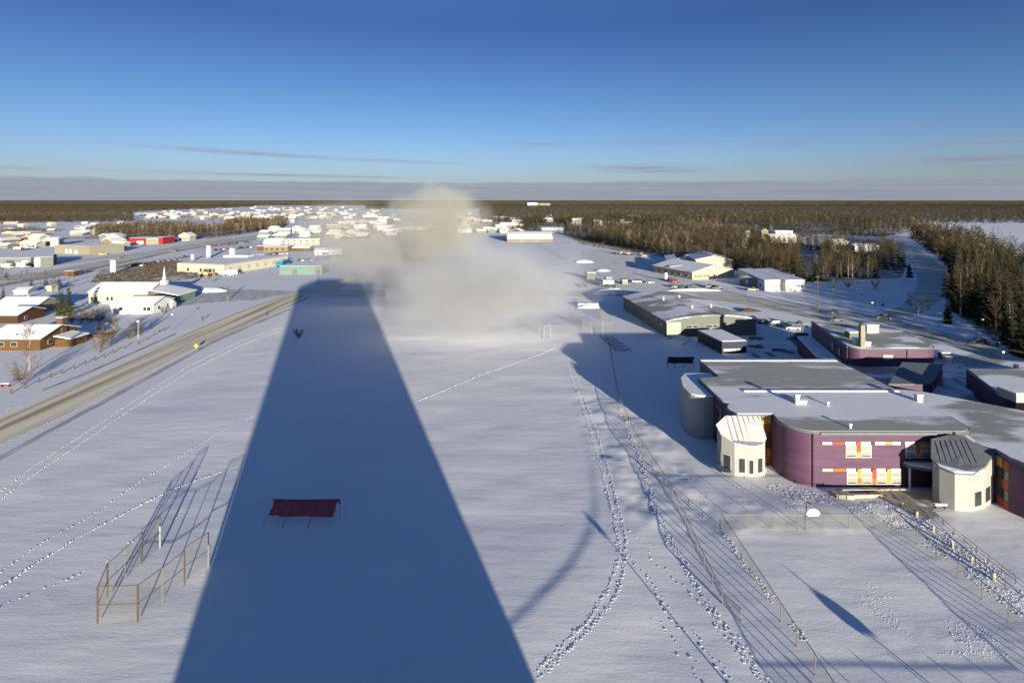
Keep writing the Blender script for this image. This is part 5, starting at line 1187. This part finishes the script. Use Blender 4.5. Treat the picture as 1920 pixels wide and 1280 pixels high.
# ------------------------------------------------------------------ baseball cage
def cage():
    r = T('batting_cage', 'rusty wire baseball cage with two white padded end posts on the snow', 'sports cage', (*G(183,1168),0))
    A_ = [(183,1168,4.0,1),(201.5,1120,3.9,1),(234.5,1087,3.9,0),(266,1056,4.0,1),(300,1028,4.4,2)]
    B_ = [(258,1165,4.0,1),(304,1128,3.9,0),(346,1096,4.1,1),(391,1065,4.5,2)]
    def pst(px, py, h, k):
        p = P(px, py); mb = MB(); mb.tube([p, p+Vector((0,0,h))], (.055,.085,.07)[k], 6); pm = mb.build('post', ('steel','rust','rust')[k], r)
        if k == 2: mb = MB(); mb.tube([p+Vector((0,0,.05)), p+Vector((0,0,3.0))], .13, 10); mb.build('post_padding', 'offwhite', pm)
    for a in A_+B_: pst(*a)
    def panel(a, b_, last=False):
        p, q = P(a[0],a[1]), P(b_[0],b_[1]); ha, hb_ = a[2], b_[2]
        if last: ha = hb_ = max(ha, hb_)
        z = Vector((0,0,1))
        mb = MB(); mb.tube([p+z*ha, q+z*hb_], .04, 5); mb.build('top_rail', 'rust', r)
        mb = MB(); mb.tube([p+z*ha*.5, q+z*hb_*.5], .04, 5); mb.build('middle_rail', 'rust', r)
        mb = MB(); mb.quad(p+z*.05, q+z*.05, q+z*hb_, p+z*ha); mb.build('wire_mesh', 'mesh', r)
        if last: mb = MB(); mb.tube([p+z*a[2], p+z*ha], .04, 5); mb.build('post_top', 'rust', r)
    for i in range(4): panel(A_[i], A_[i+1], i == 3)
    for i in range(3): panel(B_[i], B_[i+1], i == 2)
    panel(A_[0], B_[0])
cage()
# red tarpaulin shelter (soccer goal frame) and dark one by the school
def goal(x0, x1, yb, depth, h, tm, pm, label, sag=.5):
    r = T('sports_goal', label, 'goal', (x0,yb,0)); z = Vector((0,0,1))
    A_, B_ = Vector((x0,yb+depth,0)), Vector((x1,yb+depth,0)); a, b_ = Vector((x0-.5,yb,0)), Vector((x1-.25,yb,0))
    for p, q in ((A_,a),(B_,b_)):
        mb = MB(); mb.tube([p, p+z*h], .06, 6); mb.build('post', pm, r)
        mb = MB(); mb.tube([p+z*h, q], .04, 5); mb.build('back_stay', pm, r)
    mb = MB(); mb.tube([A_+z*h, B_+z*h], .07, 6); mb.build('crossbar', pm, r)
    for t_ in (.27, .63):
        p = A_.lerp(B_, t_); q = a.lerp(b_, t_+.02); mb = MB(); mb.tube([p+z*(h-.05), q], .045, 5); mb.build('back_stay', 'dark_steel', r)
    nx_, nz_ = 36, 9; vs = []
    for j in range(nz_):
        for i in range(nx_):
            s_ = i/(nx_-1); t_ = j/(nz_-1); top = A_.lerp(B_, s_)+z*h; bot = a.lerp(b_, s_); ln = .60+.015*math.sin(s_*9)-(.05 if s_ < .2 else 0)
            q = top.lerp(bot, t_*ln)+z*.06; n1 = vnoise(np.array([i*.5+x0]), np.array([j*.4]), 4)[0]
            q.y -= .03+.07*n1; q.z += .015*math.sin(i*1.3+j)-.1*math.sin(s_*math.pi)*(1-t_)*.4
            inset_ = (.02+.03*t_)*(x1-x0); q.x = q.x*(1)+(inset_ if i == 0 else -inset_ if i == nx_-1 else 0)
            vs.append(q)
    mb = MB(); mb.add(vs, [(j*nx_+i, j*nx_+i+1, (j+1)*nx_+i+1, (j+1)*nx_+i) for j in range(nz_-1) for i in range(nx_-1)]); tp_ = mb.build('tarpaulin', tm, r, smooth=True)
    so = tp_.modifiers.new('thick', 'SOLIDIFY'); so.thickness = .05
    mb = MB(); e = B_+z*(h+.05); mb.tube([e-Vector((.5,0,.05)), e+Vector((.05,-.1,-.1)), e+Vector((.12,-.3,-.5))], .2, 7, .12); mb.build('tarpaulin_roll', tm, r, smooth=True)
    mb = MB(); mb.tube([A_+z*(h+.08), A_.lerp(B_,.4)+z*(h+.0), B_+z*(h+.08)], .12, 7); mb.build('rolled_edge', tm, r, smooth=True)
goal(-34.6, -25.0, 79.9, 2.6, 2.55, 'tarp_red', 'frame', 'sports goal draped with a dark red tarpaulin in the middle of the tower shadow')
goal(43.0, 50.2, 156.5, .8, 2.6, 'tarp_dark', 'dark_steel', 'black covered sports goal standing in the shadow of the school')
# backstop, courts and bleachers beyond the field
fence('backstop', 'beige netting backstop at the far left of the ball courts', [G(1012,632), G(1020,636), G(1032,633)], 4.2, 3, pm='frame', cat='backstop')
fence('court_fence', 'tall court fence casting a slanting net shadow, farther one', [G(1084,577), G(1121,577), G(1128,601)], 3.2, 4)
fence('court_fence', 'tall court fence nearer the bleachers, beside the lone posts', [G(1066,600), G(1092,618), G(1150,618)], 3.0, 4.5)
mb = MB(); p = P(1103, 575); mb.box(p.x-4.5, p.x+4.5, p.y, p.y+.5, 0, 1.5); tag(mb.build('rink_board', 'white_paint', o=Vector((p.x,p.y,0))), 'white board wall on the snow beyond the bleachers', 'board')
p = P(1168, 658); r = T('bleachers', 'dark metal bleachers with snowy planks in the school shadow', 'bleachers', (p.x,p.y,0)); r.rotation_euler = (0,0,R(8))
for k in range(6):
    mb = MB(); mb.box(-2.3+k*.06, 2.3-k*.06, k*3.2, k*3.2+.9, .75-.03*k, .82-.03*k); pl = mb.build('seat', 'steel', r, Vector((0,0,0)))
    mb = MB(); mb.box(-2.2+k*.06, 2.2-k*.06, k*3.2+.1, k*3.2+.8, .822-.03*k, .95-.03*k); mb.build('snow_cover', 'snow_roof', pl, Vector((0,0,0)))
for s_ in (-2.2,-1.1,0,1.1,2.2):
    mb = MB(); mb.tube([(s_,0,.55),(s_*.85,17,.5)], .09, 5); mb.build('beam', 'dark_steel', r, Vector((0,0,0)))
    for y_ in (.4, 8, 16): mb = MB(); mb.tube([(s_*(1-.15*y_/17),y_,0),(s_*(1-.15*y_/17),y_,.6)], .06, 5); mb.build('leg', 'dark_steel', r, Vector((0,0,0)))
pole(1110, 630, 4.6, 'thin pale post on the shaded snow left of the long fence', 'none', 'post', 'post', .07, 'frame')
pole(1131, 628, 4.2, 'second thin pale post near the top of the long fence', 'none', 'post', 'post', .07, 'frame')

# ------------------------------------------------------------------ snow piles, clods, trails
def pile(px, py, sx, sy, h, seed, label, rz=0, m_='snow_roof'):
    p = P(px, py); rg = np.random.default_rng(seed); n_, k_ = 28, 8; vs = []
    for i in range(k_):
        t_ = i/(k_-1)
        for j in range(n_):
            a = j*6.2832/n_; rr = (1-t_)**.75*(1+.25*(float(vnoise(math.cos(a)*2+seed, math.sin(a)*2+i*.5, seed))-.5)); z = h*(1-(1-t_)**1.6)*(.8+.5*float(vnoise(math.cos(a)*3*rr+seed, math.sin(a)*3*rr, seed+1)))
            x, y = rr*sx*math.cos(a), rr*sy*math.sin(a); vs.append((x*math.cos(rz)-y*math.sin(rz), x*math.sin(rz)+y*math.cos(rz), z if i else -.05))
    mb = MB(); mb.add(vs, [(i*n_+j, i*n_+(j+1)%n_, (i+1)*n_+(j+1)%n_, (i+1)*n_+j) for i in range(k_-1) for j in range(n_)])
    o = mb.build('snow_pile', m_, o=Vector((0,0,0)), smooth=True); o.location = (p.x,p.y,0); return tag(o, label, 'snow pile')
pile(1145, 549, 9, 3.5, 2.2, 1, 'bright ploughed snow pile beside the cross road, largest')
pile(1125, 552, 5, 2.5, 1.4, 2, 'smaller snow pile left of the largest one by the road')
pile(1103, 577, 5, 1.5, 1.1, 3, 'low snow heap against the white board wall')
pile(1300, 545, 14, 1.6, 1.0, 4, 'long snow bank between the row of cars and the road')
pile(1130, 508, 5, 3, 1.2, 5, 'small heap on the far snowy lot')
pile(1095, 492, 7, 3, 1.6, 6, 'low mound on the far lot near the steam')
pile(395, 546, 9, 4, 1.6, 7, 'rounded snow bank behind the grey parking lot')
pile(1400, 880, 3.2, 2.0, .5, 8, 'trodden snow mound beside the left bay tower')
pile(1275, 636, 5, 2.0, 1.1, 9, 'dark snow dusted scrap heap at the near corner of the arena', m_='snow_patchy')
pile(1300, 646, 4, 2.2, 1.0, 10, 'snowy scrap heap left of the navy hut', m_='snow_patchy')
pile(1404, 583, 5, 2.2, 1.0, 12, 'brown brush heap on the snow right of the arena roof', m_='twig')
pile(1208, 480, 4, 2, 1.0, 13, 'brown soil heap by the wood edge', m_='gravel')
pile(1880, 600, 5, 2, .8, 14, 'brown soil strip by the right wood', m_='gravel')
# frames and timber stacked in the school yard
rg = random.Random(5)
for k in range(12):
    px, py = rg.uniform(1415, 1510), rg.uniform(634, 668); p = P(px, py); a = rg.random()*3; mb = MB()
    for i in range(4): o_ = Vector((math.cos(a+1.57)*i*.35, math.sin(a+1.57)*i*.35, 0)); d = Vector((math.cos(a), math.sin(a), 0))*rg.uniform(1.2, 2.6); mb.tube([p+o_-d+Vector((0,0,.2+.25*(i%2))), p+o_+d+Vector((0,0,.2+.3*rg.random()))], .13, 4)
    tag(mb.build('timber_stack', 'grey_wall', o=p), 'snow dusted stack of timber lying in the shaded school yard', 'timber', 'timber stacks in the school yard')
def lumps(name, label, pts, size, seed, m_='snow_roof', flat=.5, kind='stuff', prints=None):
    """small trodden or thrown lumps of snow"""
    rg = np.random.default_rng(seed); V_ = []; Fs = []; k = 0
    base = np.array([(1,0,0),(.5,.87,0),(-.5,.87,0),(-1,0,0),(-.5,-.87,0),(.5,-.87,0),(.45,.25,.8),(-.4,.3,.9),(-.05,-.5,.75)])
    fc_ = [(0,1,6),(1,2,6),(2,7,6),(2,3,7),(3,4,7),(4,8,7),(4,5,8),(5,0,8),(0,6,8),(6,7,8)]
    prints = ('rut' in label or 'long fence' in label or 'lower right' in label or 'bottom centre' in label) if prints is None else prints
    if prints:   # a stamped hollow with a pushed up rim
        an = [(math.cos(i*.7854), math.sin(i*.7854)) for i in range(8)]
        base = np.array([(c*1.25, s*1.25, -.08) for c, s in an]+[(c*.85, s*.85, .5) for c, s in an]+[(c*.45, s*.45, .08) for c, s in an]+[(0,0,.05)])
        fc_ = [t for i in range(8) for r in (0, 8) for t in ((r+i, r+(i+1)%8, r+8+(i+1)%8), (r+i, r+8+(i+1)%8, r+8+i))]+[(16+i, 16+(i+1)%8, 24) for i in range(8)]
    nb_ = len(base)
    xs = np.array([p[0] for p in pts]); ys = np.array([p[1] for p in pts]); zs = terrain(xs, ys)
    for i in range(len(pts)):
        s_ = size*(.45+rg.random()**1.5); a = rg.random()*6.28; b_ = base*(1+.35*(rg.random((nb_,1))-.5)); b_ = b_*np.array([s_, s_*(.6+.6*rg.random()), s_*flat])
        c_, n_ = math.cos(a), math.sin(a); q = np.stack([b_[:,0]*c_-b_[:,1]*n_+xs[i], b_[:,0]*n_+b_[:,1]*c_+ys[i], b_[:,2]+zs[i]+(.012 if name in ('footprint_trail', 'ski_track') else -s_*flat*.25)], -1)
        V_.append(q); Fs.append(np.array(fc_)+k); k += nb_
    o = rawmesh(name, np.concatenate(V_), np.concatenate(Fs), m_); o.data.polygons.foreach_set('use_smooth', [True]*len(o.data.polygons)); return tag(o, label, 'snow', None, kind)
def along(pix_pts, step, jit, side=0.0, seed=0):
    rg = random.Random(seed); Wp = [Vector(G(*p)) for p in pix_pts]; res = []; s_ = 0; k = 0
    for a, b_ in zip(Wp[:-1], Wp[1:]):
        L_ = (b_-a).length; d = (b_-a)/L_; n_ = Vector((-d.y, d.x))
        while s_ < L_:
            q = a+d*s_+n_*(side*(1 if k % 2 else -1)+rg.gauss(0, jit))+d*rg.gauss(0, step*.15); res.append((q.x, q.y)); s_ += step*rg.uniform(.8, 1.2); k += 1
        s_ -= L_
    return res
lumps('ski_track', 'outer line of the double track beside the road', along([(0,920),(75,865),(150,818),(250,752),(350,688),(450,640),(530,612)], .17, .05, 0, 1), .125, 1, flat=.5)
lumps('ski_track', 'inner line of the double track beside the road', along([(0,935),(75,880),(150,832),(250,764),(350,698),(450,648),(530,617)], .17, .05, 0, 2), .125, 2, flat=.5)
lumps('footprint_trail', 'bright footprint trail crossing behind the cage', along([(0,1100),(60,1058),(140,1010),(240,958),(330,915),(400,890),(450,873)], .2, .07, .05, 3), .12, 3, flat=.6)
lumps('footprint_trail', 'upper footprint trail rising to the tower shadow', along([(0,1070),(80,1015),(180,960),(260,905),(330,862),(400,818),(480,778)], .4, .08, .07, 4), .115, 4)
lumps('footprint_trail', 'faint footprints at the lower left', along([(0,1135),(70,1105),(140,1078),(195,1053),(260,1005),(350,960)], .75, .08, .1, 5), .13, 5)
lumps('footprint_trail', 'footprint line right of the tower shadow', along([(780,752),(840,728),(900,702),(960,682),(1010,665),(1040,652)], .5, .06, .05, 6), .17, 6, flat=.7)
lumps('footprint_trail', 'left rut of footprints running down the field', along([(1066,690),(1085,740),(1105,800),(1128,880),(1148,960),(1160,1010),(1160,1050),(1140,1110),(1100,1170),(1050,1220),(1000,1270)], .24, .09, .11, 7), .125, 7)
lumps('footprint_trail', 'right rut of footprints running down the field', along([(1074,690),(1096,745),(1120,810),(1142,885),(1160,955),(1173,1010),(1172,1060),(1155,1120),(1115,1175),(1060,1230),(1010,1280)], .24, .09, .11, 8), .125, 8)
lumps('footprint_trail', 'trodden trail along the long fence', along([(1160,762),(1185,820),(1205,880),(1230,960),(1260,1020),(1300,1090),(1345,1160),(1400,1235),(1440,1290)], .12, .25, .15, 9), .115, 9)
lumps('footprint_trail', 'footprints leaving the ruts towards the lower right', along([(1175,1045),(1210,1080),(1235,1120),(1260,1160),(1310,1200),(1340,1240),(1370,1285)], .42, .3, .15, 10), .12, 10)
lumps('footprint_trail', 'sparse footprints between the ruts and the fence', along([(1175,990),(1200,1020),(1230,1060),(1270,1090),(1330,1150),(1345,1185),(1400,1230)], .8, .2, .1, 11), .12, 11)
lumps('footprint_trail', 'scattered footprints at the bottom centre', along([(1230,1160),(1250,1180),(1270,1215),(1300,1260),(1320,1290)], .7, .35, .1, 12), .12, 12)
def scat(poly, n_, seed, th=.5, sc_=.2):
    rg = random.Random(seed); Wp = [G(*p) for p in poly]; x0, x1 = min(p[0] for p in Wp), max(p[0] for p in Wp); y0, y1 = min(p[1] for p in Wp), max(p[1] for p in Wp); res = []
    while len(res) < n_:
        x, y = rg.uniform(x0,x1), rg.uniform(y0,y1)
        if inpoly(x, y, Wp) and float(vnoise(x*sc_, y*sc_, seed)) > th: res.append((x,y))
    return res
lumps('snow_clods', 'thrown snow clods between the court and the school entrance', scat([(1575,945),(1690,942),(1800,1010),(1920,1110),(1920,1165),(1780,1060),(1700,1000),(1600,980)], 2400, 21, .40, .5), .115, 21)
lumps('snow_clods', 'trampled snow in front of the purple front wall', scat([(1240,860),(1330,900),(1400,905),(1500,930),(1560,945),(1540,965),(1400,955),(1290,930)], 1900, 22, .45, .35), .075, 22)
lumps('snow_clods', 'crumbled snow patches inside the court', scat([(1600,1080),(1700,1130),(1850,1180),(1900,1240),(1760,1230),(1680,1180),(1600,1130)], 900, 23, .55, .25), .07, 23)
lumps('snow_clods', 'broken snow behind the bay tower', scat([(1425,880),(1450,905),(1560,925),(1560,950),(1480,935),(1425,905)], 300, 24, .3, .5), .15, 24)
lumps('snow_clods', 'crumbs of snow under the left court fence', scat([(1350,998),(1374,1035),(1400,1075),(1430,1110),(1500,1200),(1520,1205),(1450,1115),(1410,1070),(1370,1010)], 240, 25, .3, .5), .13, 25)
lumps('snow_clods', 'rough ploughed edge of the road', along([(0,836),(125,780),(250,715),(375,652),(480,605)], .5, .5, .2, 26), .13, 26, 'snow_dirty')
lumps('snow_clods', 'rough ploughed far edge of the road', along([(0,778),(125,726),(250,669),(375,610),(480,570)], .5, .5, .2, 27), .13, 27, 'snow_roof')

# ------------------------------------------------------------------ distant town
rg = random.Random(77); hp = []
for (wm_, rm_, w_, d_, h_, rh_, rtype) in (('church','snow_roof',13,9,3.4,2.0,'gable_u'),('white_paint','snow_roof',16,9,3.4,2.2,'gable_u'),('cream','snow_roof',10,12,4.8,2.6,'gable_v'),('grey_wall','snow_roof',18,10,3.6,1.8,'gable_u'),('mustard','snow_roof',14,10,3.4,2.2,'gable_u'),('cedar','snow_roof',12,10,3.2,2.4,'gable_v'),('beige','snow_roof',26,14,5.0,.5,'shed_u'),('teal','snow_roof',13,10,3.6,2.4,'gable_u')):
    hh, M = house('far_house', 'x', (0,0), (w_,0), d_, h_, rtype, rh_, wm_, rm_, far=True, front=row(3, 1.5, w_-1.5, 1, 1.3, 1.2)); hp.append((hh, wm_))
nm_c = {'church':'pale cream','white_paint':'white','cream':'cream','grey_wall':'grey','mustard':'mustard','cedar':'brown','beige':'beige','teal':'green'}
placed = []
def town(n_, xr, yr, lab, cond=None, sc_=1.0):
    k = 0; tries = 0
    while k < n_ and tries < n_*80:
        tries += 1
        px = rg.uniform(*xr); py = yr[0]+(yr[1]-yr[0])*rg.random()**.8
        if cond and not cond(px, py): continue
        p = P(px, py)
        if any(abs(p.x-a)+abs(p.y-b_) < 26 for a, b_ in placed): continue
        placed.append((p.x,p.y)); hh, wm_ = rg.choice(hp); k += 1
        dup(hh, (p.x,p.y,0), rg.choice([0,0,.25,-.3,1.57-.1])+rg.uniform(-.1,.1), sc_*rg.uniform(.9,1.3), 'small %s house with snowy roof %s' % (nm_c[wm_], lab), 'houses '+lab)
wood = forest[3][1]
town(150, (255, 720), (388, 412), 'in the distant settlement left of the steam', lambda x, y: y > 388+max(0,(400-x))*.10 and not inpoly(x, y+2, wood) and not inpoly(x, y, wood))
town(60, (480, 740), (408, 450), 'beyond the end of the highway', lambda x, y: y > 432-(x-480)*.12+6 or y < 424-(x-480)*.12)
town(34, (700, 985), (400, 438), 'behind the steam in the far centre')
town(18, (0, 230), (419, 447), 'on the open snow far left', lambda x, y: not inpoly(x, y, wood), .8)
town(10, (0, 480), (448, 466), 'along the far side of the highway', lambda x, y: y < 505-x*.1-14 and not inpoly(x, y, wood) and not (225 < x < 330 and y > 440) and not (90 < x < 200 and y > 440))
town(12, (1000, 1180), (404, 424), 'among the trees at the far centre right')
for hh, _ in hp: remove(hh)
fh = T('distant_hangar', 'bright white long building on the horizon right of the steam', 'building', (130,4300,0))
mb = MB(); mb.box(118, 190, 4300, 4330, 0, 26); mb.build('wall', 'white_paint', fh); mb = MB(); mb.box(190.1, 290, 4302, 4330, 0, 23); mb.build('wing', 'beige', fh)
mb = MB(); mb.box(116, 191, 4299, 4331, 26.01, 27.5); mb.build('roof', 'snow_roof', fh)
# scattered small trees of the settlement
tp1 = tree_obj('bare_tree', 'x', 'tree', aspen(9, 301, 12, 6, 2, .28, .34), 'twig', 'bark'); tp2 = tree_obj('spruce_tree', 'x', 'tree', spruce(10, 2.2, 302, 9, 6), 'spruce', 'bark')
rg = random.Random(8); tA, tS = [], []
for k in range(1500):
    px, py = rg.uniform(250, 990), 388+rg.random()**1.5*44
    if py < 389+max(0,(400-px))*.10 or (px > 700 and py > 430): continue
    if abs(py-(447-(px-480)*.2)) < 5 or (py > 447-(px-480)*.2 and px < 640) or inpoly(px, py, wood): continue
    p = P(px, py)
    if vnoise(p.x*.012, p.y*.006, 61) < .42: continue
    (tS if rg.random() < .35 else tA).append((p.x, p.y, rg.uniform(6, 11), 1.3))
bake('settlement_bare_trees', tA, vlowA, 'twig', 'bare trees scattered between the houses of the distant settlement', 'trees')
bake('settlement_spruces', tS, vlowS, 'spruce', 'dark spruces scattered between the houses of the distant settlement', 'trees')
for (x0, x1, y0, y1, n_) in ((905, 1000, 405, 432, 46), (0, 120, 512, 560, 14)):
    for k in range(n_):
        p = P(rg.uniform(x0,x1), rg.uniform(y0,y1)); s_ = rg.random() < .3
        wh = 'beside the pale yellow houses in the far centre' if x0 > 500 else 'on the slope above the grey house at the left'
        dup(tp2 if s_ else tp1, (p.x,p.y,0), rg.random()*6, rg.uniform(.6,1.1)*(.7 if x0 < 500 else 1), ('small dark spruce ' if s_ else 'small bare tree ')+wh, ('spruces ' if s_ else 'bare trees ')+wh)
remove(tp1); remove(tp2)
# brown scrub and low brush between church and highway, and far left field
rgn = np.random.default_rng(9); tv = []
def brush(poly, n_, h_, seed):
    for x, y in scat(poly, n_, seed, .35, .03):
        for i in range(5): d = np.array([rgn.normal()*.4, rgn.normal()*.4, 1.])*h_*rgn.uniform(.5,1.1); sliver(tv, np.array([x+rgn.normal()*.5,y+rgn.normal()*.5,0]), d, .22, rgn)
brush([(188,506),(250,494),(330,490),(362,494),(372,520),(345,524),(300,532),(170,530)], 1500, 1.3, 3)
brush([(150,585),(175,590),(215,600),(220,608),(150,600)], 60, .8, 4)
brush([(0,403),(240,404),(170,414),(0,420)], 5200, 4, 5)
brush([(560,428),(760,410),(860,412),(760,432),(600,452)], 1500, 4, 15)
brush([(250,409),(560,399),(700,402),(420,410)], 1500, 5, 16)
brush([(890,412),(990,412),(1000,436),(880,440)], 700, 6, 17)
brush([(0,424),(150,430),(60,436),(0,436)], 900, 2.2, 6)
brush([(1060,437),(1110,452),(1180,461),(1240,480),(1160,470),(1090,458)], 900, 1.6, 7)
brush([(1795,600),(1850,640),(1920,672),(1920,660),(1840,625)], 260, 1.2, 8)
tag(rawmesh('brush', np.array(tv), np.arange(len(tv)), 'twig'), 'low brown brush poking out of the snow', 'brush', None, 'stuff')
# ------------------------------------------------------------------ added steam
def smudge(px, py, Y, rx, ry, rz_, dens, col, seed, label, n_s=2.2, fall=(.25, 1.0)):  # pale volume added in place of a blurred smear across the view
    X_, Z_ = W(px, py, Y); mb = MB(); vs = []; n_, k_ = 32, 16
    for i in range(1, k_):
        for j in range(n_): a = math.pi*i/k_; b_ = 6.28318*j/n_; vs.append((math.sin(a)*math.cos(b_), math.sin(a)*math.sin(b_), math.cos(a)))
    top = len(vs); vs += [(0,0,1),(0,0,-1)]
    fs = [((i)*n_+j, (i+1)*n_+j, (i+1)*n_+(j+1)%n_, i*n_+(j+1)%n_) for i in range(k_-2) for j in range(n_)]
    fs += [(top, j, (j+1)%n_) for j in range(n_)]+[(top+1, (k_-2)*n_+(j+1)%n_, (k_-2)*n_+j) for j in range(n_)]
    mb.add(vs, fs)
    m = bpy.data.materials.new('smudge'); m.use_nodes = True; t = m.node_tree; n = t.nodes; l = t.links
    for q in list(n):
        if q.type != 'OUTPUT_MATERIAL': n.remove(q)
    o_ = [q for q in n if q.type == 'OUTPUT_MATERIAL'][0]; v = n.new('ShaderNodeVolumePrincipled'); l.new(v.outputs[0], o_.inputs['Volume'])
    v.inputs['Color'].default_value = (*col, 1); v.inputs['Anisotropy'].default_value = 0
    tc_ = n.new('ShaderNodeTexCoord'); ln = n.new('ShaderNodeVectorMath'); ln.operation = 'LENGTH'; l.new(tc_.outputs['Object'], ln.inputs[0])
    nz_ = n.new('ShaderNodeTexNoise'); l.new(tc_.outputs['Object'], nz_.inputs[0]); nz_.noise_dimensions = '4D'; nz_.inputs['W'].default_value = seed; nz_.inputs['Scale'].default_value = n_s; nz_.inputs['Detail'].default_value = 3.5
    a1 = n.new('ShaderNodeMath'); a1.operation = 'MULTIPLY_ADD'; l.new(nz_.outputs[0], a1.inputs[0]); a1.inputs[1].default_value = 1.5; a1.inputs[2].default_value = -.75
    a2 = n.new('ShaderNodeMath'); a2.operation = 'ADD'; l.new(ln.outputs['Value'], a2.inputs[0]); l.new(a1.outputs[0], a2.inputs[1])
    mr = n.new('ShaderNodeMapRange'); mr.interpolation_type = 'SMOOTHSTEP'; l.new(a2.outputs[0], mr.inputs[0]); mr.inputs[1].default_value = fall[0]; mr.inputs[2].default_value = fall[1]*.8; mr.inputs[3].default_value = dens; mr.inputs[4].default_value = 0
    l.new(mr.outputs[0], v.inputs['Density'])
    MT['smudge'] = m
    o = mb.build('smudge_volume', m, o=Vector((0,0,0))); o.location = (X_, Y, Z_); o.scale = (rx, ry, rz_); return tag(o, label, 'smudge', None, 'stuff')
smudge(900, 553, 190, 46, 15, 20, .2, (.76,.77,.80), 1.0, 'wide pale steam added low over the field at the tower shadow tip', 2.4, (.0, 1.1))
smudge(770, 500, 245, 56, 16, 27, .18, (.78,.78,.78), 12.0, 'pale steam bank behind the tip of the tower shadow', 2.0, (.05, 1.1))
smudge(822, 425, 225, 25, 13, 20, .22, (.79,.78,.70), 4.0, 'denser yellowish steam blob above the pale low steam', 1.6, (.05, 1.1))
smudge(665, 440, 240, 34, 11, 20, .07, (.74,.72,.66), 7.0, 'thin faint steam veil left of the yellowish blob', 2.2, (.1, 1.15))
smudge(1010, 520, 205, 30, 9, 16, .07, (.76,.77,.80), 9.0, 'thin right end of the added steam over the courts', 2.2, (.1, 1.15))
